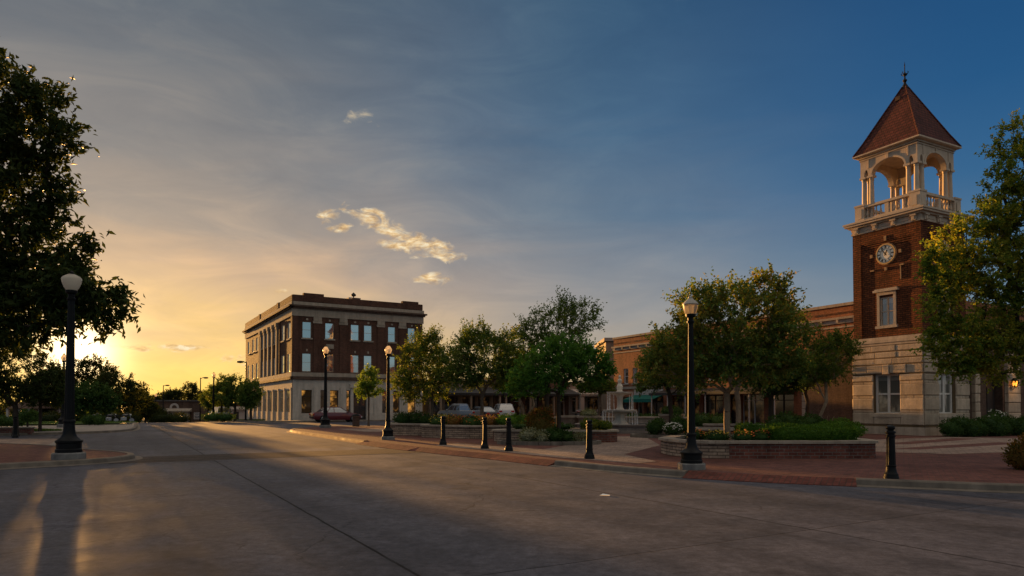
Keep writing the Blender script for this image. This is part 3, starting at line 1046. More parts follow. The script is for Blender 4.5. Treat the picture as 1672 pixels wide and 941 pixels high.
# ------------------------------------------------------------------ three-storey brick block on the corner
def brick_block():
    root = empty('brick_building', (BO.x, BO.y, 0), 'three-storey dark brick corner block with a pale stone ground floor and parapet', 'building')
    LF, LL = 13.7, 27.5
    front = Fac(BO, BF, -BU)
    left = Fac(BO, BU, -BF)
    rear = Fac(BO + BU * LL, BF, BU)
    right = Fac(BO + BF * LF, BU, BF)
    wf = [(0.94, 1.81), (3.2, 4.07), (5.82, 6.69), (7.22, 8.08), (9.83, 10.66), (12.05, 12.9)]
    wl = [(1.0, 2.3), (3.8, 5.1)] + [(7.75 + 2.3 * k, 9.05 + 2.3 * k) for k in range(4)] + [(18.6, 19.9), (21.3, 22.6), (24.6, 25.9)]
    gf = [(0.89, 1.91), (2.77, 3.4), (3.72, 4.58), (5.4, 5.8), (9.2, 9.8), (10.4, 11.14), (12.05, 12.95)]
    gl = [(.75 + 2.93 * k, 2.9 + 2.93 * k) for k in range(9)]
    hf = [(a, b, z0, z1) for a, b in wf for z0, z1 in ((8.26, 9.88), (4.92, 6.73))]
    hl = [(a, b, z0, z1) for a, b in wl for z0, z1 in ((8.26, 9.88), (4.92, 6.73))]
    m = MB()
    front.wall(m, 0, LF, 4.1, 12.5, hf, 0.22); left.wall(m, 0, LL, 4.1, 12.5, hl, 0.12)
    rear.wall(m, 0, LF, -1.5, 12.5, []); right.wall(m, 0, LL, -1.0, 12.5, [])
    for s in (2.4, 5.02, 9.01, 11.4):                       # brick pilasters
        front.box(m, s - .38, s + .38, 4.85, 9.75, 0.002, 0.09)
    for s in (0.0, 0.45):
        pass
    front.box(m, 0, .55, 4.85, 10.35, .002, .07); front.box(m, LF - .55, LF, 4.85, 10.35, .002, .07)
    left.box(m, 0.0, .6, 4.85, 10.35, .002, .07); left.box(m, 5.7, 6.5, 4.85, 10.35, .002, .12); left.box(m, 17.2, 17.9, 4.85, 10.35, .002, .12)
    # parapet with piers
    for fc, L, ps in ((front, LF, [(1.0, 3.0, 12.72), (5.9, 6.7, 12.6), (11.4, 13.2, 12.72)]), (left, LL, [(6.4, 7.2, 12.52), (17.0, 17.8, 12.52)])):
        fc.box(m, 0 if fc is left else -.12, L, 11.86, 12.46, -.35, .10)
        for a, b, z in ps:
            fc.box(m, a, b, 11.9, z, -.40, .13)
    m.build('wall', 'brick_dark', root)
    g = MB()                                               # stone ground storey
    entry = (6.1, 7.5, 0.0, 3.0)
    front.wall(g, 0, LF, -1.2, 4.1, [(a, b, .77, 3.09) for a, b in gf] + [entry], 0.3, .04)
    left.wall(g, -.04, LL, -1.5, 4.1, [(a, b, .85, 3.09) for a, b in gl], 0.14, .04)
    for k in range(10):                                      # coursed grooves read as piers
        s = 0.05 + 2.93 * k
        left.box(g, s + .08, s + .60, -1.3, 3.3, .042, .10)
        left.box(g, s + .04, s + .64, 3.08, 3.32, .102, .14)
    for a, b in ((0.0, .75), (2.05, 2.65), (4.75, 5.3), (5.85, 6.1), (7.5, 7.75), (8.3, 9.0), (11.3, 11.9), (13.1, 13.7)):
        front.box(g, a, b, -1.0, 3.35, .042, .13)
    front.box(g, 0, 6.0, -1, .55, .131, .17); front.box(g, 7.6, LF, -1, .55, .131, .17)
    front.box(g, 5.7, 7.9, 3.36, 3.7, .042, .35)
    g.build('ground_storey', 'pale_ashlar', root)
    b = MB()                                               # belt courses, cornice, frieze, capitals
    c2 = MB()
    for fc, L in ((front, LF), (left, LL)):
        e = 0.16 if fc is front else 0
        fc.box(b, -e if fc is left else -.14, L + .14, 4.42, 4.82, -.05, .14)
        fc.box(c2, -.25, L + .25, 4.12, 4.40, -.05, .25)
        fc.box(b, -.12, L + .12, 10.4, 11.12, -.05, .10)
        fc.box(c2, -.42, L + .42, 11.30, 11.46, -.05, .42)
        fc.box(c2, -.25, L + .25, 11.13, 11.29, -.05, .25)
        fc.box(b, -.15, L + .15, 11.50, 11.82, -.05, .15)
    for s in (2.4, 5.02, 9.01, 11.4):
        front.box(b, s - .45, s + .45, 9.76, 9.98, .0, .13); front.box(b, s - .4, s + .4, 9.99, 10.38, 0, .16)
    for k in range(5):                                     # giant order on the street side
        s = 7.2 + 2.3 * k
        left.box(b, s - .26, s + .26, 4.83, 9.7, .002, .16)
        left.box(b, s - .32, s + .32, 9.71, 10.0, .002, .22); left.box(b, s - .38, s + .38, 10.01, 10.38, .002, .28)
    front.box(b, 3.3, 4.05, 7.28, 7.72, .002, .05)         # blank stone panel
    for (a, e) in wf:
        for z in (8.26, 4.92):
            if z < 5: continue
            front.box(b, a - .12, e + .12, z - .14, z, -.05, .10)
        front.box(b, (a + e) / 2 - .1, (a + e) / 2 + .1, 10.02, 10.2, 0, .05); front.box(b, (a + e) / 2 - .08, (a + e) / 2 + .08, 6.92, 7.15, 0, .05)
    for (a, e) in wl:
        left.box(b, a - .12, e + .12, 8.12, 8.26, -.05, .10)
    b.build('stone_trim', 'pale_stone', root)
    c2.build('cornice', 'brick_brown', root)
    r = MB(); p = [BO + BF * .3 + BU * .3, BO + BF * (LF - .1) + BU * .3, BO + BF * (LF - .1) + BU * (LL - .1), BO + BF * .3 + BU * (LL - .1)]
    r.loft([[(x.x, x.y, 11.5) for x in p], [(x.x, x.y, 11.9) for x in p]])
    rf = r.build('roof', 'roof_grey', root)
    v = MB(); front.box(v, 6.3, 7.6, 11.9, 13.05, -3.5, -2.4); v.build('roof_hatch', 'white_fascia', rf)
    v = MB(); c = front.P(7.0, 0, -3.0); v.lathe([(.07, 13.0), (.07, 13.25), (.25, 13.32), (.28, 13.45), (.12, 13.6), (0.01, 13.7)], 10, (c[0], c[1], 0)); v.build('vent', 'canopy_dark', rf)
    for (a, e, z0, z1) in hf: front.window(root, a, e, z0, z1, .2, 'cream_trim', 'glass_sky', fw=.035)
    for (a, e, z0, z1) in hl: left.window(root, a, e, z0, z1, .11, 'white_frame', 'glass_plain', mull=0, fw=.06)
    for i, (a, e) in enumerate(gf): front.window(root, a, e, .77, 3.09, .28, 'dark_frame', 'glass_glow' if i not in (3, 4) else 'glass_plain', rail=.72, mull=0, fw=.06, name='shop_window')
    for (a, e) in gl: left.window(root, a, e, .85, 3.09, .10, 'cream_trim', 'glass_plain', mull=1, rail=.68, fw=.07, name='shop_window')
    dm = MB(); front.box(dm, 6.1, 7.5, 0, 3.0, -.3, -.2); d_ = dm.build('door', 'dark_frame', root)
    dg = MB(); front.box(dg, 6.25, 6.75, .3, 2.3, -.2, -.17); front.box(dg, 6.85, 7.35, .3, 2.3, -.2, -.17); dg.build('door_glass', 'glass_dark', d_)


brick_block()

# ------------------------------------------------------------------ clock tower
TC = Vector((19.8, 33.99)); EL = Vector((-0.465, 0.8853)); ER = Vector((0.8853, 0.465))


def tower_sides(h, c=TC):
    """the four walls of a square of half width h; s runs from 0 to 2h"""
    out = []
    for n in (-ER, -EL, ER, EL):
        t = Vector((-n.y, n.x))
        out.append(Fac(c + n * h - t * h, t, n))
    return out


def clock_tower():
    root = empty('clock_tower', (TC.x, TC.y, 0.1), 'tall brick clock tower with stone base, open white belfry and red pyramid roof', 'clock tower')
    H = 1.755
    rng = random.Random(4)
    # rusticated stone base -------------------------------------------------
    SB = 1.80
    st = MB(); jn = MB(); sm = MB(); sc = MB(); rb = MB()
    win = (1.12, 2.48, 1.10, 3.06)
    lower = [(0.60, 1.16), (1.30, 1.86), (2.00, 2.56), (2.70, 3.00)]
    upper = [(3.52, 3.80), (3.83, 4.12), (4.15, 4.44)]
    for i, fc in enumerate(tower_sides(SB)):
        L = 2 * SB
        holes = [win] if i in (0, 1) else []
        fc.wall(jn, 0, L, .5, 4.46, holes, .30, .012)
        def row(z0, z1, spans, proud=.05, wmin=.75, wmax=1.3):
            for a, b in spans:
                x = a
                while x < b - 1e-6:
                    w = rng.uniform(wmin, wmax)
                    e = b if b - (x + w) < wmin * .6 else x + w
                    fc.block(st, x + .006, e - .006, z0 + .006, z1 - .006, -.10, rng.uniform(proud * .7, proud * 1.3), .03)
                    x = e
        spans = [(0, win[0]), (win[1], L)] if holes else [(0, L)]
        for z0, z1 in lower:
            s2 = spans if z1 > win[2] else [(0, L)]
            row(z0, z1, s2 if z1 > 1.2 or not holes else [(0, win[0]), (win[0], win[1]), (win[1], L)], .06)
        for z0, z1 in upper:
            row(z0, z1, [(0, L)], .04)
        if True:
            for za, zc in ((1.16, 1.30), (1.86, 2.00), (2.56, 2.70)):      # thin rubble bands between the blocks
                for a, b in spans:
                    x = a
                    while x < b - 1e-6:
                        w = rng.uniform(.28, .6); e = b if b - (x + w) < .25 else x + w
                        fc.block(st, x + .006, e - .006, za + .004, zc - .004, -.1, rng.uniform(.02, .035), .012); x = e
        # flat arch over the opening with a key block
        row(3.06, 3.48, [(0, .8), (2.8, L)], .05)
        for a, b in ((.8, 1.62), (1.98, 2.8)):
            fc.block(st, a + .006, b - .006, 3.07, 3.48, -.1, .075, .03)
        fc.block(st, 1.63, 1.97, 3.02, 3.50, -.1, .095, .03)
        # plinth and string course
        for k in range(4):
            fc.box(sm, L * k / 4 - (.07 if k == 0 else -.004), L * (k + 1) / 4 + (.07 if k == 3 else -.004), -.3, .50, -.1, .075)
        fc.box(sc, -.04, L + .04, 4.46, 4.58, -.1, .045); fc.box(sc, -.085, L + .085, 4.582, 4.72, -.1, .085); fc.box(sc, -.03, L + .03, 4.722, 4.86, -.1, .03)
    st.build('stone_base', 'limestone', root)
    pass
    jn.build('base_wall', 'stone_joint', root, uv=True)
    sm.build('plinth', 'limestone_smooth', root)
    sc.build('string_course', 'limestone_smooth', root)
    for i in (0, 1):
        fc = tower_sides(SB)[i]
        fc.window(root, win[0] + .02, win[1] - .02, win[2], win[3], .22, 'white_frame', 'glass_blind', mull=1, rail=True, fw=.10, sill=.13, sillmat='limestone_smooth')
    # brick shaft ------------------------------------------------------------
    br = MB(); tr = MB()
    up = (1.40, 2.11, 5.42, 6.82)
    for i, fc in enumerate(tower_sides(H)):
        L = 2 * H
        holes = [up] if i in (0, 1) else []
        fc.wall(br, 0, L, 4.86, 10.2, holes, .2, -.06)
        fc.box(br, 0, .45, 4.865, 10.19, -.061, 0.0); fc.box(br, L - .45, L, 4.865, 10.19, -.061, 0.0)
        fc.box(br, .45, L - .45, 9.62, 10.19, -.0605, -.002)
        for k in range(3):
            fc.box(br, .45, L - .45, 9.55 - .10 * k, 9.62 - .10 * k, -.0605, -.015 - .014 * k)
        if i < 2:
            tr = MB()
            # window surround with hood
            a, b, z0, z1 = up
            fc.box(tr, a - .13, a, z0, z1 + .1, -.10, .0); fc.box(tr, b, b + .13, z0, z1 + .1, -.10, .0)
            fc.box(tr, a - .13, b + .13, z1 + .102, z1 + .26, -.10, .01); fc.box(tr, a - .28, b + .28, z1 + .262, z1 + .36, -.10, .10); fc.box(tr, a - .22, b + .22, z1 + .362, z1 + .42, -.10, .05)
            fc.box(tr, a - .20, b + .20, z0 - .13, z0 - .002, -.2, .06)
            tr.build('window_surround', 'limestone_smooth', root)
    br.build('brick_shaft', 'brick_tower', root)
    for i in (0, 1):
        fc = tower_sides(H)[i]
        fc.window(root, up[0], up[1], up[2], up[3], .17, 'cream_trim', 'glass_blind', mull=1, rail=True, fw=.06)
    # clocks -----------------------------------------------------------------
    for i in (0, 1):
        fc = tower_sides(H)[i]
        cs, cz = H, 8.93; K = .90
        def disc(mb, r0, r1, d0, d1, n=40):
            rings = [[], [], [], []]
            for k in range(n):
                a = 2 * math.pi * k / n
                for ring, (r, dd) in zip(rings, ((r1, d0), (r1, d1), (r0, d1), (r0, d0))):
                    ring.append(fc.P(cs + K * r * math.cos(a), cz + K * r * math.sin(a), dd))
            if r0 < 1e-6:
                mb.loft(rings[:2])
            else:
                mb.loft(rings, caps=False)
        f = MB(); disc(f, 0, .50, -.07, -.01)
        face = f.build('clock', 'clock_face', root)
        rm = MB(); disc(rm, .49, .56, -.08, .012)
        rm.build('rim', 'gold_trim', face)
        sr = MB(); disc(sr, .565, .60, -.08, -.035)
        for a in (0, 90, 180, 270):
            c_, s_ = math.cos(R(a)), math.sin(R(a))
            q = .74 if a != 90 else .76
            fc.box(sr, cs + q * c_ - .06, cs + q * c_ + .06, cz + q * s_ - (.08 if a != 90 else .12), cz + q * s_ + (.08 if a != 90 else .12), -.08, .03)
        for dxx, dzz in ((-.72, -.72), (.80, -.66)):
            fc.box(sr, cs + dxx - .10, cs + dxx + .10, cz + dzz - .035, cz + dzz + .035, -.08, .0)
        fc.box(sr, cs + .705, cs + .755, cz - 1.35, cz - .7, -.08, -.02)
        sr.build('surround', 'tower_ornament', face)
        nm = MB()                                          # roman numerals as strokes set round the dial
        numerals = ['XII', 'I', 'II', 'III', 'IIII', 'V', 'VI', 'VII', 'VIII', 'IX', 'X', 'XI']
        def stroke(x0, y0, x1, y1, w, ang, R0=.385):
            ca, sa = math.cos(ang), math.sin(ang)
            def T(x, y):
                rad = R0 + y
                return (cs + K * (rad * math.sin(ang) + x * ca), cz + K * (rad * math.cos(ang) - x * sa))
            nx, ny = -(y1 - y0), (x1 - x0)
            l_ = math.hypot(nx, ny); nx *= w / l_ / 2; ny *= w / l_ / 2
            pts = [T(x0 + nx, y0 + ny), T(x1 + nx, y1 + ny), T(x1 - nx, y1 - ny), T(x0 - nx, y0 - ny)]
            nm.loft([[fc.P(*p, -.012) for p in pts], [fc.P(*p, .002) for p in pts]])
        for k, tx in enumerate(numerals):
            ang = R(30 * k); h = .062
            wch = {'I': .024, 'V': .05, 'X': .055}
            tot = sum(wch[c] for c in tx); x = -tot / 2
            for c in tx:
                w = wch[c]; xc = x + w / 2; x += w
                if c == 'I': stroke(xc, -h, xc, h, .016, ang)
                elif c == 'V': stroke(xc - .019, h, xc, -h, .015, ang); stroke(xc + .019, h, xc, -h, .011, ang)
                else: stroke(xc - .021, h, xc + .021, -h, .015, ang); stroke(xc + .021, h, xc - .021, -h, .011, ang)
        disc(nm, .468, .474, -.012, .002); disc(nm, .290, .295, -.012, .002)
        nm.build('numerals', 'black_iron', face)
        hd = MB()
        def hand(ang, L, w):
            ca, sa = math.sin(R(ang)), math.cos(R(ang))
            pts = [(-.09, w * .7), (0, w), (L * .75, w * .9), (L, 0.0), (L * .75, -w * .9), (0, -w), (-.09, -w * .7)]
            P2 = [(cs + r * ca + q * sa, cz + r * sa - q * ca) for r, q in pts]
            hd.loft([[fc.P(*p, .006) for p in P2], [fc.P(*p, .016) for p in P2]])
        hand(322, .36, .02); hand(24, .21, .026)
        for n_ in range(1):
            hd.loft([[fc.P(cs + .045 * math.cos(a), cz + .045 * math.sin(a), dd) for a in [2 * math.pi * k / 10 for k in range(10)]] for dd in (.017, .026)])
        hd.build('hands', 'black_iron', face)
    # entablature, balustrade -------------------------------------------------
    en = MB(); bal = MB()
    for fc_h, z0, z1 in ((1.80, 10.17, 10.27), (1.775, 10.272, 10.50), (1.90, 10.502, 10.58), (2.03, 10.582, 10.68), (2.08, 10.682, 10.77), (1.86, 10.772, 10.84)):
        c = [TC - ER * fc_h - EL * fc_h, TC + ER * fc_h - EL * fc_h, TC + ER * fc_h + EL * fc_h, TC - ER * fc_h + EL * fc_h]
        en.loft([[(p.x, p.y, z0) for p in c], [(p.x, p.y, z1) for p in c]])
    for fc in tower_sides(1.775):
        L = 2 * 1.775
        for s in (.3, 1.3, L - 1.3, L - .3):
            fc.box(en, s - .11, s + .11, 10.21, 10.50, .0, .10); fc.box(en, s - .14, s + .14, 10.42, 10.501, .0, .16); fc.box(en, s - .05, s + .05, 10.26, 10.40, .1, .13)
        for a, b in ((.55, 1.1), (1.5, L - 1.5), (L - 1.1, L - .55)):
            fc.box(en, a, b, 10.30, 10.45, 0, .025)
    hb = 1.66
    for fc in tower_sides(hb):
        L = 2 * hb
        fc.box(bal, .5, L - .5, 10.842, 10.97, -.24, -.02); fc.box(bal, .5, L - .5, 11.50, 11.62, -.26, 0.0)
        fc.box(bal, 0, .5, 10.842, 11.60, -.5, .02); fc.box(bal, -.03, .53, 11.602, 11.69, -.53, .05)
        fc.box(bal, .13, .37, 10.97, 11.45, .02, .035)
        fc.box(bal, L - .37, L - .13, 10.97, 11.45, .02, .035)
        fc.box(bal, L / 2 - .1, L / 2 + .1, 10.972, 11.498, -.22, -.04)
        n = 10
        for k in range(n):
            s = .60 + (L - 1.2) * k / (n - 1)
            if abs(s - L / 2) < .12: continue
            p = fc.P(s, 0, -.13)
            bal.lathe([(.05, 10.97), (.05, 11.0), (.033, 11.03), (.06, 11.14), (.055, 11.2), (.03, 11.33), (.028, 11.42), (.05, 11.46), (.05, 11.5)], 8, (p[0], p[1], 0))
    en.build('entablature', 'cream_trim', root)
    bal.build('balustrade', 'cream_trim', root)
    # belfry -------------------------------------------------------------------
    bf_ = MB(); hbf = 1.47
    def zb(x):
        x = abs(x)
        if x < .84: return 13.12 + .58 * math.sqrt(max(0, 1 - (x / .84) ** 2))
        if abs(x - 1.155) < .11: return 13.12 + .34 * math.sqrt(max(0, 1 - ((x - 1.155) / .11) ** 2))
        return 13.12
    xs = sorted({*[-hbf + .001], *[hbf - .001], *[.84 * math.sin(R(a)) for a in range(-90, 91, 6)], *[s * (1.155 + .11 * math.sin(R(a))) for s in (-1, 1) for a in range(-90, 91, 15)]})
    for fc in tower_sides(hbf):
        for dd, fl in ((0.0, False), (-.26, True)):
            for a, b in zip(xs[:-1], xs[1:]):
                qd = [fc.P(hbf + a, zb(a), dd), fc.P(hbf + b, zb(b), dd), fc.P(hbf + b, 14.13, dd), fc.P(hbf + a, 14.13, dd)]
                bf_.quad(*(qd if fl else qd))
        for a, b in zip(xs[:-1], xs[1:]):
            bf_.quad(fc.P(hbf + a, zb(a), -.26), fc.P(hbf + b, zb(b), -.26), fc.P(hbf + b, zb(b), 0), fc.P(hbf + a, zb(a), 0))
        # raised archivolt, key block, mouldings
        prev = None
        for k in range(0, 31):
            a = math.pi * k / 30
            p = [(hbf + r * math.cos(a), 13.12 + (r - .26) * math.sin(a)) for r in (.845, .93)]
            if prev:
                (x0, y0), (x1, y1) = prev; (x2, y2), (x3, y3) = p
                bf_.hexa([fc.P(x0, y0, .001), fc.P(x2, y2, .001), fc.P(x2, y2, .03), fc.P(x0, y0, .03), fc.P(x1, y1, .001), fc.P(x3, y3, .001), fc.P(x3, y3, .03), fc.P(x1, y1, .03)])
            prev = p
        fc.box(bf_, hbf - .06, hbf + .06, 13.70, 13.93, 0.001, .05)
        fc.box(bf_, -.03, 2 * hbf + .03, 13.95, 14.0, .001, .035); fc.box(bf_, -.06, 2 * hbf + .06, 14.05, 14.135, .001, .07)
        for x in (-1.02, -.75, .75, 1.02):
            if abs(x) > 1: fc.box(bf_, hbf + x - .03, hbf + x + .03, 13.5, 13.94, .001, .03)
    bf_.build('belfry', 'cream_trim', root)
    for i, fc in enumerate(tower_sides(hbf)):
        for x in (-1.35, -.95, .95):
            p = fc.P(hbf + x, 0, -.13)
            c = MB()
            prof = [(.16, 10.86), (.16, 11.0), (.13, 11.04), (.12, 11.1), (.118, 11.9), (.10, 12.9), (.12, 12.92), (.105, 12.95), (.13, 13.02)]
            c.lathe(prof, 14, (p[0], p[1], 0))
            fc.box(c, hbf + x - .16, hbf + x + .16, 13.02, 13.119, -.29, .03)
            c.build('column', 'cream_trim', root, smooth=True)
    cl = MB(); c = [TC - ER * 1.4 - EL * 1.4, TC + ER * 1.4 - EL * 1.4, TC + ER * 1.4 + EL * 1.4, TC - ER * 1.4 + EL * 1.4]
    cl.loft([[(p.x, p.y, 13.98) for p in c], [(p.x, p.y, 14.12) for p in c]]); cl.build('belfry_ceiling', 'cream_trim', root)
    # roof ---------------------------------------------------------------------
    rf = MB(); ap = (TC.x, TC.y, 17.62)
    def sq(h, z): return [(p.x, p.y, z) for p in (TC - ER * h - EL * h, TC + ER * h - EL * h, TC + ER * h + EL * h, TC - ER * h + EL * h)]
    rf.loft([sq(1.70, 14.24), sq(1.36, 14.88), sq(.09, 17.55)], caps=True)
    roof = rf.build('roof', 'roof_tile', root)
    ev = MB(); ev.loft([sq(1.66, 14.137), sq(1.73, 14.17), sq(1.73, 14.237)]); ev.build('eave', 'cream_trim', roof)
    rg = MB()
    for sx, sy in ((-1, -1), (1, -1), (1, 1), (-1, 1)):
        pts = []
        for h, z in ((1.70, 14.25), (1.36, 14.89), (.09, 17.56)):
            p = TC + ER * h * sx + EL * h * sy; pts.append((p.x, p.y, z))
        rg.tube(pts, [.05, .05, .04], 6)
    rg.build('ridge_tiles', 'roof_tile', roof)
    fn = MB()
    fn.lathe([(.15, 17.40), (.13, 17.62), (.07, 17.72), (.05, 17.80), (.10, 17.86), (.10, 17.92), (.04, 17.98), (.03, 18.1), (.07, 18.14), (.085, 18.2), (.06, 18.26), (.022, 18.32), (.018, 18.6), (.028, 18.63), (.004, 18.85)], 10, (TC.x, TC.y, 0))
    for n_ in (ER, -ER, EL, -EL):
        a = Vector((TC.x, TC.y, 18.2)); n3 = Vector((n_.x, n_.y, 0))
        fn.tube([a, a + n3 * .12 + Vector((0, 0, -.02)), a + n3 * .19 + Vector((0, 0, .06)), a + n3 * .15 + Vector((0, 0, .11))], [.022, .02, .018, .02], 5)
    fn.build('finial', 'black_iron', roof)
    lv = MB()
    p = TC - ER * .42 * 1 + EL * .1
    fcv = Fac(p, -EL, -ER)
    fcv.box(lv, -.12, .12, 16.82, 17.02, -.2, .06); lv.build('roof_vent', 'brick_brown', roof)


plain('clock_face', (0.85, 0.78, 0.64), 0.8, 0.06, 4, spec=.1)
plain('gold_trim', (0.55, 0.36, 0.15), 0.45, 0.15, 4)
plain('tower_ornament', (0.38, 0.235, 0.12), 0.8, 0.2, 6)
clock_tower()


# ------------------------------------------------------------------ low wing beside the tower, with the lit lantern
def wing():
    o = TC + ER * 1.755 - EL * 1.755 + EL * 1.2
    root = empty('courthouse_wing', (o.x, o.y, 0.1), 'low brick wing with a dark doorway and a lit lantern, right of the tower', 'building')
    f = Fac(o, ER, -EL)
    m = MB()
    door = (3.95, 5.55, -.2, 3.1)
    L, D = 20, 8
    f.wall(m, .02, L, -.3, 5.2, [door, (9.2, 10.6, 1.1, 3.0), (13.2, 14.6, 1.1, 3.0)], .5)
    Fac(o + ER * L, EL, ER).wall(m, 0, D, -.3, 5.2, [])
    Fac(o + EL * D, ER, EL).wall(m, 0, L, -.3, 5.2, [])
    Fac(o, EL, -ER).wall(m, 1.9, D, -.3, 5.2, [])
    m.build('wall', 'brick_brown', root)
    t = MB()
    f.box(t, .05, L + .15, 5.0, 5.35, -.2, .15)
    t.build('coping', 'limestone_smooth', root)
    r = MB(); p = [o, o + ER * L, o + ER * L + EL * D, o + EL * D]
    r.loft([[(x.x, x.y, 5.05) for x in p], [(x.x, x.y, 5.15) for x in p]]); r.build('roof', 'roof_grey', root)
    rng = random.Random(9)
    for a, b in ((5.75, 6.95), (2.6, 3.05), (11.0, 12.2)):
        z = -.2; st = MB()
        while z < 4.6:
            h = rng.uniform(.42, .56)
            f.block(st, a, b, z, z + h - .02, -.02, .20 + rng.uniform(-.01, .02), .03); z += h
        st.build('stone_pier', 'limestone', root)
    dr = MB(); f.box(dr, 3.95, 5.55, -.2, 3.1, -.5, -.42)
    f.box(dr, 4.05, 4.7, .0, 2.5, -.42, -.39); f.box(dr, 4.8, 5.45, .0, 2.5, -.42, -.39)
    dr.build('door', 'dark_frame', root)
    for a, b in ((9.2, 10.6), (13.2, 14.6)):
        f.window(root, a, b, 1.1, 3.0, .2, 'cream_trim', 'glass_plain', mull=1)
    c = f.P(5.95, 0, .40)
    l_ = MB()
    l_.lathe([(.02, 3.02), (.10, 2.98), (.17, 2.86), (.15, 2.84)], 8, (c[0], c[1], 0))
    l_.lathe([(.11, 2.50), (.13, 2.53), (.13, 2.56)], 8, (c[0], c[1], 0))
    for k in range(6):
        a = 2 * math.pi * k / 6
        l_.tube([(c[0] + .12 * math.cos(a), c[1] + .12 * math.sin(a), 2.55), (c[0] + .155 * math.cos(a), c[1] + .155 * math.sin(a), 2.85)], .011, 4)
    l_.tube([f.P(5.95, 2.6, .18), f.P(5.95, 2.35, .28), f.P(5.95, 2.5, .40)], .02, 5)
    lo = l_.build('lantern', 'black_iron', root)
    g = MB(); g.lathe([(.09, 2.565), (.125, 2.835)], 8, (c[0], c[1], 0)); g.build('lantern_glass', 'lantern_flame', lo)
    lt = bpy.data.lights.new('lantern_light', 'POINT'); lt.energy = 5; lt.color = (1, .5, .15); lt.shadow_soft_size = .08
    lo2 = bpy.data.objects.new('lantern_light', lt); COL.objects.link(lo2); lo2.location = f.P(5.95, 2.7, .75)


wing()


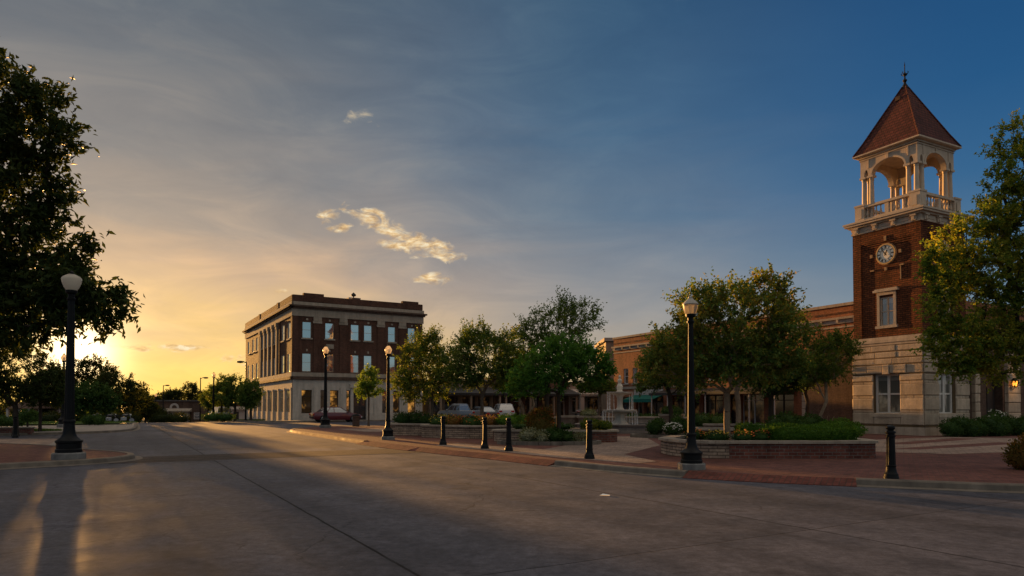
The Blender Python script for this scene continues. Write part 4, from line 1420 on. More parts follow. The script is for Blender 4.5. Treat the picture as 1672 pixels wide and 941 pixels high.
# ------------------------------------------------------------------ two-storey commercial row across the plaza
def shop_block():
    o = Vector((9.7, 65.0)); u = Vector((0.456, -0.89)).normalized()
    n = Vector((-0.89, -0.456)).normalized()
    root = empty('commercial_building', (o.x, o.y, 0.1), 'long two-storey orange brick commercial building with white cornice and teal awning', 'building')
    f = Fac(o, u, n)
    L, D = 29, 14
    ws = [1.55 + 1.38 * k for k in range(6)] + [11.0 + 1.6 * k for k in range(10)]
    hw = [(s, s + .72, 3.55, 4.95) for s in ws]
    shops = [(.8, 3.0), (3.4, 4.3), (4.6, 7.2), (8.2, 10.2), (10.6, 11.6), (12.0, 14.2), (14.8, 15.8), (16.0, 18.2), (18.6, 20.8)]
    m = MB()
    f.wall(m, 0, L, 3.0, 7.95, hw, .2)
    f.wall(m, 0, 21.5, -.3, 3.0, [(a, b, .1, 2.35) for a, b in shops], .4)
    Fac(o, -n, -u).wall(m, 0, D, -.3, 7.95, [])
    Fac(o + u * L, -n, u).wall(m, 0, D, -.3, 7.95, []); Fac(o - n * D, u, -n).wall(m, 0, L, -.3, 7.95, [])
    for s in (7.6, 11.8 - .9):
        f.box(m, s - .25, s + .25, -.2, 6.6, .002, .12)
    m.build('wall', 'brick_orange', root)
    c = MB()
    f.box(c, -.05, L, 7.82, 8.0, -.3, .12)
    f.box(c, -.1, L, 6.98, 7.12, -.1, .22); f.box(c, -.05, L, 6.72, 6.975, -.1, .10); f.box(c, 0, L, 6.45, 6.55, -.1, .06)
    f.box(c, .02, 10.2, 3.06, 3.28, -.1, .07)
    for k in range(24):
        f.box(c, .3 + 1.2 * k, .45 + 1.2 * k, 6.98 - .2, 6.979, .1, .2)
    c.build('cornice', 'pale_stone', root)
    for s in ws:
        f.window(root, s, s + .72, 3.55, 4.95, .18, 'white_frame', 'glass_plain', sill=.1, sillmat='pale_stone')
    s_ = MB(); f.box(s_, 3.2, 7.3, 2.48, 2.98, .0, .09); s_.build('fascia_board', 'white_fascia', root)
    aw = MB()
    P_ = f.P
    for a, b in ((3.2, 7.3),):
        aw.hexa([P_(a, 2.40, .10), P_(b, 2.40, .10), P_(b, 2.02, 1.25), P_(a, 2.02, 1.25), P_(a, 2.47, .10), P_(b, 2.47, .10), P_(b, 2.08, 1.27), P_(a, 2.08, 1.27)])
        aw.hexa([P_(a, 1.82, 1.24), P_(b, 1.82, 1.24), P_(b, 1.82, 1.26), P_(a, 1.82, 1.26), P_(a, 2.04, 1.24), P_(b, 2.04, 1.24), P_(b, 2.04, 1.265), P_(a, 2.04, 1.265)])
    aw.build('awning', 'teal_canvas', root)
    cn = MB()
    for a, b in ((8.0, 14.6), (14.8, 21.2)):
        cn.hexa([P_(a, 2.55, .05), P_(b, 2.55, .05), P_(b, 2.35, 2.2), P_(a, 2.35, 2.2), P_(a, 2.9, .05), P_(b, 2.9, .05), P_(b, 2.55, 2.2), P_(a, 2.55, 2.2)])
    cn.build('canopy', 'canopy_dark', root)
    for s in (8.2, 10.2, 12.3, 14.5, 16.6, 18.8, 21.0):
        k = MB(); p = P_(s, 0, 2.05); k.lathe([(.09, -.2), (.09, 0), (.06, .1), (.05, 2.3), (.08, 2.42)], 8, (p[0], p[1], .1)); k.build('canopy_post', 'white_fascia', root)
    for i, (a, b) in enumerate(shops):
        w = f.window(root, a, b, .1, 2.35, .35, 'white_frame' if i % 3 == 1 else 'dark_frame', 'glass_shop', mull=1 if b - a > 1.3 else 0, rail=.8, fw=.07, name='shop_window')
    st = MB(); rng = random.Random(3); jn = MB()
    hole = (23.35, 24.3, .9, 3.3)
    f.wall(jn, 21.5, L, -.3, 3.0, [(23.35, 24.3, .9, 3.0)], .3)
    z = -.2
    while z < 3.3:
        h = min(.5, 3.45 - z); x = 21.55
        for a, b in ((21.5, 23.3), (24.35, 29)):
            x = a
            while x < b - .01:
                w = min(rng.uniform(.8, 1.3), b - x)
                if b - x - w < .4: w = b - x
                f.block(st, x + .01, x + w - .01, z + .01, z + h - .01, -.02, .09, .03); x += w
        z += h
    jn.build('stone_backing', 'stone_joint', root); st.build('stone_base', 'limestone', root)
    f.window(root, 23.35, 24.3, .9, 3.3, -.01, 'cream_trim', 'glass_plain', mull=1, fw=.08)
    r = MB(); p = [o, o + u * L, o + u * L - n * D, o - n * D]
    r.loft([[(x.x, x.y, 7.3) for x in p], [(x.x, x.y, 7.45) for x in p]]); r.build('roof', 'roof_grey', root)


shop_block()


def stucco_building():
    o = Vector((10.75, 78.0)); BF = Vector((1, 0)); BU = Vector((0, 1))
    root = empty('stucco_building', (o.x, o.y, 0), 'tan stucco building showing its sunlit edge behind the orange brick building', 'building')
    f = Fac(o, BF, -BU); l_ = Fac(o, BU, -BF)
    m = MB()
    hs = [(.9, 2.0, 5.0, 6.6), (3.2, 4.3, 5.0, 6.6)]
    f.wall(m, 0, 9, -1, 9.2, hs, .2); l_.wall(m, 0, 9, -1, 9.2, [(1.5, 2.6, 5, 6.6), (5, 6.1, 5, 6.6)], .2)
    Fac(o + BF * 9, BU, BF).wall(m, 0, 9, -1, 9.2, []); Fac(o + BU * 9, BF, BU).wall(m, 0, 9, -1, 9.2, [])
    m.build('wall', 'shop_tan', root)
    c = MB(); f.box(c, -.2, 9.2, 8.9, 9.3, -.2, .2); l_.box(c, 0, 9.2, 8.9, 9.3, -.2, .2); c.build('cornice', 'pale_stone', root)
    r = MB(); p = [o, o + BF * 9, o + BF * 9 + BU * 9, o + BU * 9]; r.loft([[(x.x, x.y, 8.8) for x in p], [(x.x, x.y, 8.95) for x in p]]); r.build('roof', 'roof_grey', root)
    for h in hs: f.window(root, *h, .18, 'white_frame', 'glass_plain')
    for h in [(1.5, 2.6, 5, 6.6), (5, 6.1, 5, 6.6)]: l_.window(root, *h, .18, 'white_frame', 'glass_plain')


stucco_building()


def low_shop(s0, s1, wall, canopy, top, label, seed, pale=False, name='shop'):
    o = BO + BF * s0
    root = empty(name, (o.x, o.y, dip(o.x, o.y)), label, 'shop')
    g = dip(o.x, o.y) + 0.12
    f = Fac(o, BF, -BU); L = s1 - s0; D = 9
    rng = random.Random(seed)
    ops = []; x = .5
    kinds = []
    while x < L - 1.0:
        w = rng.choice([1.0, 1.9, 1.6, 2.1]); w = min(w, L - .5 - x)
        if w < .7: break
        ops.append((x, x + w, g + (.02 if w < 1.2 else .55), g + 2.45)); x += w + rng.uniform(.3, .6)
    m = MB()
    f.wall(m, 0, L, -1, g + top, ops, .3)
    Fac(o, BU, -BF).wall(m, 0, D, -1, g + top, []); Fac(o + BF * L, BU, BF).wall(m, 0, D, -1, g + top, []); Fac(o + BU * D, BF, BU).wall(m, 0, L, -1, g + top, [])
    m.build('wall', wall, root)
    c = MB(); P_ = f.P
    c.hexa([P_(0.05, g + 2.7, .02), P_(L - .05, g + 2.7, .02), P_(L - .05, g + 2.55, 2.4), P_(.05, g + 2.55, 2.4), P_(.05, g + 3.5, .02), P_(L - .05, g + 3.5, .02), P_(L - .05, g + 2.8, 2.45), P_(.05, g + 2.8, 2.45)])
    c.build('canopy', canopy, root)
    n = max(2, int(L / 3.0))
    for k in range(n + 1):
        s = .35 + (L - .7) * k / n
        p = MB()
        if pale: f.box(p, s - .28, s + .28, g - .2, g + 2.6, 1.9, 2.3)
        else: f.box(p, s - .1, s + .1, g - .2, g + 2.6, 2.05, 2.25)
        p.build('pier', 'white_fascia' if pale else 'shop_tan', root)
    for i, (a, b, z0, z1) in enumerate(ops):
        f.window(root, a, b, z0, z1, .25, 'white_frame' if (b - a) < 1.2 or pale else 'dark_frame', 'glass_shop', mull=1 if b - a > 1.5 else 0, rail=.78, name='shop_door' if b - a < 1.2 else 'shop_window')
    k = MB(); f.box(k, -.05, L + .05, g + top - .12, g + top + .1, -.3, .1); k.build('coping', 'pale_stone', root)
    r = MB(); p = [o, o + BF * L, o + BF * L + BU * D, o + BU * D]; r.loft([[(q_.x, q_.y, g + top - .4) for q_ in p], [(q_.x, q_.y, g + top - .3) for q_ in p]]); r.build('roof', 'roof_grey', root)


low_shop(14.6, 22.5, 'shop_tan', 'canopy_dark', 4.3, 'tan low shop with a dark canopy next to the dark brick corner block', 2)
low_shop(22.6, 33.0, 'brick_brown', 'canopy_dark', 4.7, 'brown brick low shop with dark canopy behind the white estate car', 5)
low_shop(33.1, 43.0, 'shop_plaster', 'white_fascia', 4.2, 'plaster low shop with pale canopy and pale piers left of the fountain', 8, True)


# ------------------------------------------------------------------ small buildings at the end of the street
def far_house(name, x, y, w, dpt, h, wall, label, arch=False, cat='building', rot=0.18):
    z = dip(x, y)
    root = empty(name, (x, y, z), label, cat)
    t = Vector((math.cos(rot), math.sin(rot))); n = Vector((math.sin(rot), -math.cos(rot)))
    f = Fac(Vector((x, y)) - t * w / 2, t, n)
    m = MB(); ops = [(w * .12, w * .22, z + 1.0, z + 2.2), (w * .75, w * .86, z + 1.0, z + 2.2)]
    f.wall(m, 0, w, z - 1, z + h, ops, .2); Fac(Vector((x, y)) - t * w / 2, -n, -t).wall(m, 0, dpt, z - 1, z + h, []); Fac(Vector((x, y)) + t * w / 2, -n, t).wall(m, 0, dpt, z - 1, z + h, [])
    Fac(Vector((x, y)) - t * w / 2 - n * dpt, t, -n).wall(m, 0, w, z - 1, z + h, [])
    m.build('wall', wall, root)
    c = MB(); f.box(c, -.2, w + .2, z + h - .12, z + h + .12, -dpt, .25); c.build('roof', 'roof_grey', root)
    for o in ops: f.window(root, *o, .15, 'white_frame', 'glass_plain')
    p = MB(); f.box(p, w * .3, w * .68, z - .5, z + 2.3, .0, 1.0); p.build('porch', 'white_fascia', root)
    d_ = MB(); f.box(d_, w * .45, w * .55, z - .3, z + 2.0, 1.0, 1.06); d_.build('door', 'dark_frame', root)
    k = MB()
    k.hexa([f.P(w * .26, z + 2.32, 0), f.P(w * .72, z + 2.32, 0), f.P(w * .72, z + 2.32, 1.5), f.P(w * .26, z + 2.32, 1.5), f.P(w * .26, z + 2.9, 0), f.P(w * .72, z + 2.9, 0), f.P(w * .72, z + 2.5, 1.5), f.P(w * .26, z + 2.5, 1.5)])
    k.build('porch_roof', 'pale_stone', root)
    if arch:
        q = MB(); ring = []
        cs, cz = w * .42, z + h * .72
        for i in range(9):
            a = math.pi * i / 8
            ring.append((cs + .75 * math.cos(a), cz + .75 * math.sin(a)))
        ring += [(cs - .75, cz - .25), (cs - .4, cz - .25)]
        ring += [(cs - .4 * math.cos(math.pi * i / 6), cz + .4 * math.sin(math.pi * i / 6)) for i in range(7)] + [(cs + .4, cz - .25), (cs + .75, cz - .25)]
        q.loft([[f.P(a, b, .01) for a, b in ring], [f.P(a, b, .12) for a, b in ring]])
        q.build('arch_panel', 'white_fascia', root)


far_house('far_shop', -57.5, 118, 9.5, 8, 4.2, 'brick_brown', 'small brown brick shop with white porch at the far end of the street', True, 'shop')
far_house('far_shop', -45, 112, 8, 8, 3.3, 'brick_orange', 'low orange brick shop half hidden by street trees at the far end', False, 'shop')


def gazebo():
    x, y = -66.5, 95.0; z = dip(x, y)
    root = empty('garden_pavilion', (x, y, z), 'small hipped roof pavilion on white posts behind the left lawn trees', 'pavilion')
    r = MB(); r.loft([[(x - 2.6, y - 2.2, z + 2.5), (x + 2.6, y - 2.2, z + 2.5), (x + 2.6, y + 2.2, z + 2.5), (x - 2.6, y + 2.2, z + 2.5)], [(x - 1, y - .1, z + 3.6), (x + 1, y - .1, z + 3.6), (x + 1, y + .1, z + 3.6), (x - 1, y + .1, z + 3.6)]])
    r.build('roof', 'brick_brown', root)
    for sx in (-2.2, -.75, .75, 2.2):
        for sy in (-1.9, 1.9):
            p = MB(); p.box(x + sx - .15, x + sx + .15, y + sy - .15, y + sy + .15, z - .3, z + 2.5); p.build('post', 'white_fascia', root)
    b = MB(); b.box(x - 2.2, x + 2.2, y + 1.6, y + 1.8, z, z + 2.4); b.build('rear_wall', 'shop_plaster', root)


gazebo()


# ------------------------------------------------------------------ street lamps
def frosted(name, c, em=0.0):
    def f(t, b):
        b.inputs['Base Color'].default_value = (*c, 1)
        b.inputs['Roughness'].default_value = 0.35
        tr = t.node('ShaderNodeBsdfTranslucent'); tr.inputs[0].default_value = (*[min(1, x * 1.2) for x in c], 1)
        tp = t.node('ShaderNodeBsdfTransparent'); tp.inputs[0].default_value = (.95, .92, .85, 1)
        m1 = t.node('ShaderNodeMixShader'); m1.inputs[0].default_value = 0.55
        t.l.new(b.outputs[0], m1.inputs[1]); t.l.new(tr.outputs[0], m1.inputs[2])
        m2 = t.node('ShaderNodeMixShader'); m2.inputs[0].default_value = 0.22
        t.l.new(m1.outputs[0], m2.inputs[1]); t.l.new(tp.outputs[0], m2.inputs[2])
        t.l.new(m2.outputs[0], t.n['Material Output'].inputs[0])
    return material(name, f)


frosted('globe_glass', (0.72, 0.66, 0.56))
frosted('globe_smoke', (0.5, 0.46, 0.4))
plain('bulb', (0.8, 0.78, 0.72), 0.4, 0.05)
plain('lamp_cap', (0.36, 0.33, 0.28), 0.5, 0.1, 5)


def make_lamp(H, style, label, group='street lamps', wide=1.0):
    """fluted iron post on a concrete foot under a glass globe"""
    root = empty('street_lamp', (0, 0, 0), label, 'street lamp', group)
    k = H * wide
    ft = MB()
    w = .073 * k
    ft.lathe([(w * 1.08, -.15), (w * 1.08, .030 * H), (w * 1.02, .036 * H)], 8 if style == 'round' else 20, (0, 0, 0))
    ft.build('foot', 'lamp_foot_concrete', root)
    b = MB()
    b.lathe([(.062 * k, .036 * H), (.062 * k, .052 * H), (.058 * k, .056 * H), (.058 * k, .085 * H), (.063 * k, .089 * H), (.063 * k, .098 * H), (.052 * k, .105 * H),
             (.038 * k, .118 * H), (.031 * k, .135 * H), (.027 * k, .16 * H), (.0255 * k, .19 * H), (.029 * k, .194 * H), (.029 * k, .204 * H), (.0245 * k, .208 * H)], 24)
    b.build('base', 'black_iron', root, smooth=True)
    p = MB()
    p.lathe([(.0245 * k, .205 * H), (.0230 * k, .30 * H), (.0205 * k, .5 * H), (.0175 * k, .72 * H), (.0155 * k, .845 * H)], 24, flute=.10)
    p.build('post', 'black_iron', root)
    c = MB()
    c.lathe([(.019 * k, .84 * H), (.021 * k, .845 * H), (.021 * k, .852 * H), (.0155 * k, .857 * H), (.0165 * k, .872 * H), (.026 * k, .878 * H), (.028 * k, .886 * H), (.028 * k, .893 * H), (.015 * k, .896 * H)], 18)
    c.build('collar', 'black_iron', root, smooth=True)
    g = MB()
    if style == 'bowl':
        g.lathe([(.026 * k, .894 * H), (.036 * k, .91 * H), (.044 * k, .932 * H), (.048 * k, .952 * H), (.0465 * k, .9585 * H), (.042 * k, .964 * H), (.03 * k, .972 * H), (.016 * k, .979 * H)], 24)
        top = [(.018 * k, .978 * H), (.010 * k, .984 * H), (.012 * k, .988 * H), (.004 * k, .996 * H), (.001 * k, H)]
    elif style == 'lantern':
        g.lathe([(.027 * k, .894 * H), (.033 * k, .90 * H), (.040 * k, .925 * H), (.0435 * k, .948 * H)], 24)
        top = [(.046 * k, .948 * H), (.046 * k, .952 * H), (.034 * k, .966 * H), (.022 * k, .976 * H), (.014 * k, .983 * H), (.012 * k, .99 * H), (.013 * k, .993 * H), (.002 * k, H)]
    else:
        g.lathe([(.024 * k, .894 * H), (.033 * k, .905 * H), (.040 * k, .925 * H), (.041 * k, .94 * H), (.034 * k, .952 * H), (.024 * k, .967 * H), (.014 * k, .977 * H)], 20)
        top = [(.017 * k, .977 * H), (.012 * k, .983 * H), (.006 * k, .988 * H), (.008 * k, .992 * H), (.001 * k, H)]
    sh = g.build('lamp_shade', 'globe_glass' if style != 'lantern' else 'globe_smoke', root, smooth=True)
    bl = MB(); bl.lathe([(.006 * k, .894 * H), (.008 * k, .905 * H), (.014 * k, .925 * H), (.012 * k, .938 * H), (.003 * k, .945 * H)], 10)
    bl.build('bulb', 'bulb', sh, smooth=True)
    t = MB(); t.lathe(top, 18); t.build('cap', 'lamp_cap' if style == 'lantern' else 'black_iron', root, smooth=True)
    return root


L1 = make_lamp(4.92, 'bowl', 'tallest street lamp, with a bowl globe, alone on the left corner kerb')
L1.location = (-11.5, 17.75, .12)
L2 = make_lamp(3.80, 'lantern', 'street lamp with capped smoky lantern in front of the long brick planter')
L2.location = (3.92, 14.95, .12)
L3 = make_lamp(3.94, 'acorn', 'street lamp with clear acorn globe at the left end of the stone planter wall', wide=.9)
L3.location = (-5.08, 28.0, .12)
dup(L3, (-11.75, 43.0, .12), 1.0, 'street lamp with glowing acorn globe standing before the dark red saloon car', 1.33)
dup(L3, (-30.6, 70.0, dip(-30.6, 70) + .1), .4, 'street lamp among the street trees left of the brick corner block', 1.28)
dup(L3, (-29.9, 45.5, .12), .4, 'street lamp mostly hidden behind the tall left corner lamp', 1.25)
dup(L3, (-57.4, 110, dip(-57.4, 110)), .4, 'tiny far street lamp rising above the small brown brick shop', 1.3)


# tall pole lights far down the street
def pole_light(x, y, h, arm, label):
    z = dip(x, y)
    r = empty('pole_light', (x, y, z), label, 'street light', 'tall pole lights along the street')
    p = MB(); p.lathe([(.16, -.3), (.16, .2), (.10, .25), (.06, h)], 8, (x, y, z)); p.build('pole', 'black_iron', r)
    a = MB(); a.tube([(x, y, z + h - .15), (x + arm[0] * .5, y + arm[1] * .5, z + h + .02), (x + arm[0], y + arm[1], z + h)], .045, 5); a.build('arm', 'black_iron', r)
    hd = MB(); hd.ball((x + arm[0] * 1.1, y + arm[1] * 1.1, z + h - .02), .38, .2, .12, 10, 5); hd.build('lamp_head', 'black_iron', r)


pole_light(-26.2, 67.2, 5.9, (-.55, .05), 'tall pole light with a short arm at the left edge of the brick block')
pole_light(-56.2, 110, 6.4, (.6, 0), 'far tall pole light just right of the tiny far street lamp')
pole_light(-42.0, 92, 6.2, (.6, .1), 'far tall pole light left of the street trees by the brick block')


# ------------------------------------------------------------------ bollards
def make_bollard():
    r = empty('bollard', (0, 0, 0), 'black iron bollard nearest the tower on the red paving', 'bollard', 'black iron bollards along the plaza edge')
    m = MB()
    m.lathe([(.135, -.05), (.135, .05), (.125, .065), (.125, .10), (.112, .115), (.098, .15), (.088, .20), (.085, .235), (.092, .245), (.092, .262), (.083, .27)], 16)
    m.build('base', 'black_iron', r, smooth=True)
    m = MB(); m.lathe([(.083, .265), (.078, .55), (.072, .80)], 20, flute=.09); m.build('shaft', 'black_iron', r)
    m = MB(); m.lathe([(.078, .795), (.088, .805), (.088, .825), (.072, .835), (.072, .86), (.090, .87), (.094, .885), (.088, .90), (.058, .915), (.055, .93), (.076, .95), (.082, .975), (.072, 1.0), (.04, 1.018), (.005, 1.024)], 16)
    m.build('cap', 'black_iron', r, smooth=True)
    return r


b0 = make_bollard(); b0.location = (7.17, 12.95, .115)
for x, y, rz, lb in ((2.02, 17.85, .3, 'black iron bollard right of the round shrub bed, in front of the fountain'),
                     (-0.10, 20.9, .9, 'black iron bollard just left of the rust-topped shrub'),
                     (-0.88, 22.1, 1.4, 'black iron bollard in front of the pale rounded end of the brick planter'),
                     (-2.44, 24.2, .2, 'black iron bollard before the stone planter wall, first from the left on the plaza'),
                     (-23.4, 32.2, .5, 'black iron bollard on the left side of the street, under the backlit small tree')):
    dup(b0, (x, y, .12 if x > -20 else 0.0), rz, lb)


# ------------------------------------------------------------------ planters
def planter(name, label, poly, h, mat, capmat='pale_stone', stone_end=None, group='raised planters on the plaza', soil=True, capw=.07):
    area = sum(poly[i][0] * poly[(i + 1) % len(poly)][1] - poly[(i + 1) % len(poly)][0] * poly[i][1] for i in range(len(poly)))
    if area < 0: poly = poly[::-1]
    c = (sum(p[0] for p in poly) / len(poly), sum(p[1] for p in poly) / len(poly), .12)
    root = empty(name, c, label, 'planter', group)
    inn = offset_line(poly, .30, True); out = offset_line(poly, -capw, True); inn2 = offset_line(poly, .34, True)
    z0, z1 = .10, .12 + h - .07
    segs = set(stone_end or [])
    n = len(poly)
    for nm, mt, idx in (('wall', mat, [i for i in range(n) if i not in segs]), ('stone_end', 'stone_planter', sorted(segs))):
        if not idx: continue
        m = MB()
        for i in idx:
            j = (i + 1) % n
            m.quad((*poly[i], z0), (*poly[j], z0), (*poly[j], z1), (*poly[i], z1))
            m.quad((*inn[j], z0), (*inn[i], z0), (*inn[i], z1), (*inn[j], z1))
        o = m.build(nm, mt, root)
        # running coordinates so the courses follow the curve
        acc = [0.0]
        for i in range(n):
            acc.append(acc[-1] + (Vector(poly[(i + 1) % n]) - Vector(poly[i])).length)
        uvl = o.data.uv_layers[0].data
        for f_i, i in enumerate(idx):
            for half in (0, 1):
                pl = o.data.polygons[f_i * 2 + half]
                us = (acc[i], acc[i + 1], acc[i + 1], acc[i]) if half == 0 else (acc[i + 1], acc[i], acc[i], acc[i + 1])
                for li, u in zip(pl.loop_indices, us):
                    uvl[li].uv = (u, o.data.vertices[o.data.loops[li].vertex_index].co.z)
    m = MB(); rng = random.Random(len(poly))
    zc = .12 + h
    acc = 0
    for i in range(n):
        j = (i + 1) % n
        a0, a1 = Vector(out[i]), Vector(out[j]); b0_, b1 = Vector(inn2[i]), Vector(inn2[j])
        k = max(1, int(round((a1 - a0).length / .9)))
        for q in range(k):
            f0, f1 = q / k, (q + 1) / k
            g = .004 / max(.1, (a1 - a0).length)
            P0, P1 = a0.lerp(a1, f0 + g), a0.lerp(a1, f1 - g); Q0, Q1 = b0_.lerp(b1, f0 + g), b0_.lerp(b1, f1 - g)
            dz = rng.uniform(-.004, .004)
            m.hexa([(P0.x, P0.y, z1 + .002), (P1.x, P1.y, z1 + .002), (Q1.x, Q1.y, z1 + .002), (Q0.x, Q0.y, z1 + .002), (P0.x, P0.y, zc + dz), (P1.x, P1.y, zc + dz), (Q1.x, Q1.y, zc + dz), (Q0.x, Q0.y, zc + dz)])
    m.build('cap', capmat, root)
    if soil:
        m = MB(); m.add([(x, y, zc - .10) for x, y in inn], [tuple(range(n))]); m.build('soil', 'soil', root)
    return root


P3 = smooth_line([(4.35, 20.0), (4.4, 18.9), (4.9, 18.05), (5.6, 17.9), (9.2, 17.9), (9.75, 18.15), (9.9, 19.2)], 2)
n3 = len(P3)
P3 += smooth_line([(9.8, 20.6), (8.6, 21.5), (6.6, 21.8), (5.0, 21.3)], 1)
planter('brick_planter', 'long red brick planter with clipped hedge, nearest the road', P3, .46, 'brick_planter', stone_end=[i for i, p in enumerate(P3) if p[0] < 5.35 and p[1] < 20.3])
P1 = [(-5.7, 32.2), (-4.12, 31.6), (-3.95, 29.9), (-1.8, 28.7), (-.45, 28.8), (1.2, 29.6), (1.2, 34.0), (-4.5, 36.5), (-6.0, 34.0)]
planter('stone_planter', 'long low stone planter wall with flowers, left on the plaza', P1, .56, 'stone_planter')
P2 = smooth_line([(-.75, 27.0), (-.62, 26.45), (.2, 26.2), (2.2, 25.95), (3.6, 25.75), (4.05, 26.1), (4.1, 27.2)], 1) + [(3.0, 28.2), (0.5, 28.4)]
planter('brick_planter', 'low brick planter with a pale rounded end behind the rust-topped shrub', P2, .46, 'brick_planter', stone_end=[i for i, p in enumerate(P2) if p[0] < .6 and p[1] < 26.9])
P4 = [(7.6, 29.0), (12.0, 27.5), (12.8, 29.8), (8.2, 31.5)]
planter('brick_planter', 'small red brick planter behind the capped lantern lamp', P4, .42, 'brick_planter')


def bed(label, cx, cy, rx, ry, h=.13):
    root = empty('planting_bed', (cx, cy, .12), label, 'planting bed')
    m = MB(); n = 28
    for k in range(n):
        a0, a1 = 2 * math.pi * (k + .02) / n, 2 * math.pi * (k + .98) / n
        q = lambda a, w: (cx + (rx + w) * math.cos(a), cy + (ry + w) * math.sin(a))
        m.hexa([(*q(a0, 0), .1), (*q(a0, .16), .1), (*q(a1, .16), .1), (*q(a1, 0), .1), (*q(a0, 0), .12 + h), (*q(a0, .15), .12 + h), (*q(a1, .15), .12 + h), (*q(a1, 0), .12 + h)])
    m.build('edging', 'kerb_concrete', root)
    m = MB(); m.add([(cx + rx * math.cos(2 * math.pi * k / n), cy + ry * math.sin(2 * math.pi * k / n), .12 + h - .04) for k in range(n)], [tuple(range(n))]); m.build('soil', 'soil', root)


bed('oval kerbed bed with a rust-topped shrub behind the middle bollards', 1.35, 24.9, 1.75, .95)
bed('small kerbed bed with a white flowering shrub right of the fountain', 6.7, 30.3, 1.3, 1.0)


# ------------------------------------------------------------------ fountain
def water_mat(t, b):
    b.inputs['Base Color'].default_value = (0.03, 0.035, 0.035, 1)
    b.inputs['Roughness'].default_value = 0.06
    bump(t, b, t.noise(obj_co(t), 7, 3, 0.6), 0.5, 0.03)


material('pool_water', water_mat)


def stream_mat(t, b):
    b.inputs['Base Color'].default_value = (0.85, 0.85, 0.85, 1)
    b.inputs['Roughness'].default_value = 0.15
    tr = t.node('ShaderNodeBsdfTranslucent'); tr.inputs[0].default_value = (.9, .88, .85, 1)
    tp = t.node('ShaderNodeBsdfTransparent')
    m1 = t.node('ShaderNodeMixShader'); m1.inputs[0].default_value = .5
    t.l.new(b.outputs[0], m1.inputs[1]); t.l.new(tr.outputs[0], m1.inputs[2])
    m2 = t.node('ShaderNodeMixShader')
    t.put(m2.inputs[0], t.mapr(t.noise(obj_co(t), 14, 3, .6), .35, .65, .15, .7))
    t.l.new(m1.outputs[0], m2.inputs[1]); t.l.new(tp.outputs[0], m2.inputs[2])
    t.l.new(m2.outputs[0], t.n['Material Output'].inputs[0])


material('water_stream', stream_mat)


def fountain(cx, cy):
    root = empty('fountain', (cx, cy, .12), 'two-tiered pale stone fountain with falling water in a round pool', 'fountain')
    z = .12; C = (cx, cy, z)
    m = MB(); m.lathe([(2.35, -.05), (2.35, .12), (2.28, .14), (2.28, .34), (2.38, .36), (2.40, .44), (1.98, .44), (1.98, .05), (0, .05)], 48, C, caps=False); m.build('pool_wall', 'pool_stone', root)
    m = MB(); m.lathe([(1.985, .33), (0.001, .33)], 48, C, caps=False); m.build('pool_water', 'pool_water', root, smooth=True)
    m = MB(); m.lathe([(.50, .1), (.50, .40), (.44, .44), (.40, .5), (.30, .62), (.27, .75), (.31, .88), (.38, .96), (.36, 1.0)], 16, C, flute=.12); m.build('pedestal', 'fountain_stone', root)
    m = MB(); m.lathe([(.30, .96), (.45, 1.0), (.74, 1.05), (.88, 1.10), (.91, 1.18), (.83, 1.18), (.70, 1.12), (.2, 1.10)], 32, C); m.build('lower_bowl', 'fountain_stone', root, smooth=True)
    m = MB(); m.lathe([(.26, 1.08), (.24, 1.2), (.17, 1.28), (.15, 1.5), (.16, 1.8), (.20, 1.9), (.25, 1.96)], 14, C, flute=.08); m.build('column', 'fountain_stone', root)
    m = MB(); m.lathe([(.18, 1.94), (.32, 1.98), (.54, 2.02), (.68, 2.06), (.71, 2.13), (.63, 2.13), (.5, 2.09), (.1, 2.08)], 32, C); m.build('upper_bowl', 'fountain_stone', root, smooth=True)
    m = MB(); m.lathe([(.20, 2.08), (.19, 2.16), (.13, 2.2), (.15, 2.34), (.17, 2.42), (.12, 2.52), (.08, 2.58), (.11, 2.68), (.13, 2.74), (.09, 2.80), (.05, 2.84), (.07, 2.90), (.075, 2.95), (.04, 3.0), (.005, 3.05)], 12, C, flute=.10); m.build('finial', 'fountain_stone', root)
    rng = random.Random(5)
    for r0, zt, zb_, rb, n, nm in ((.69, 2.09, 1.19, .66, 22, 'upper_water'), (.89, 1.13, .34, .92, 24, 'lower_water')):
        sides = (MB(), MB())
        for k in range(n):
            a = 2 * math.pi * (k + rng.uniform(-.3, .3)) / n
            if abs(math.sin(a)) > .86 or rng.random() < .15: continue
            pts = []; rb_ = rb + rng.uniform(-.03, .06)
            for j in range(7):
                f = j / 6
                r = r0 + (rb_ - r0) * math.sqrt(f) if f > 0 else r0 - .01
                pts.append((cx + r * math.cos(a) + rng.uniform(-.008, .008) * f, cy + r * math.sin(a), z + zt + (zb_ - zt) * f * f * .9 + (zb_ - zt) * f * .1))
            m = sides[0 if math.cos(a) > 0 else 1]
            m.tube(pts, [.008, .012, .014, .014, .016, .018, .022], 5)
            m.ball((pts[-1][0], pts[-1][1], z + zb_ + .01), .05, .05, .03, 6, 4)
        for m in sides: m.build(nm, 'water_stream', root, smooth=True)


fountain(5.75, 36.4)


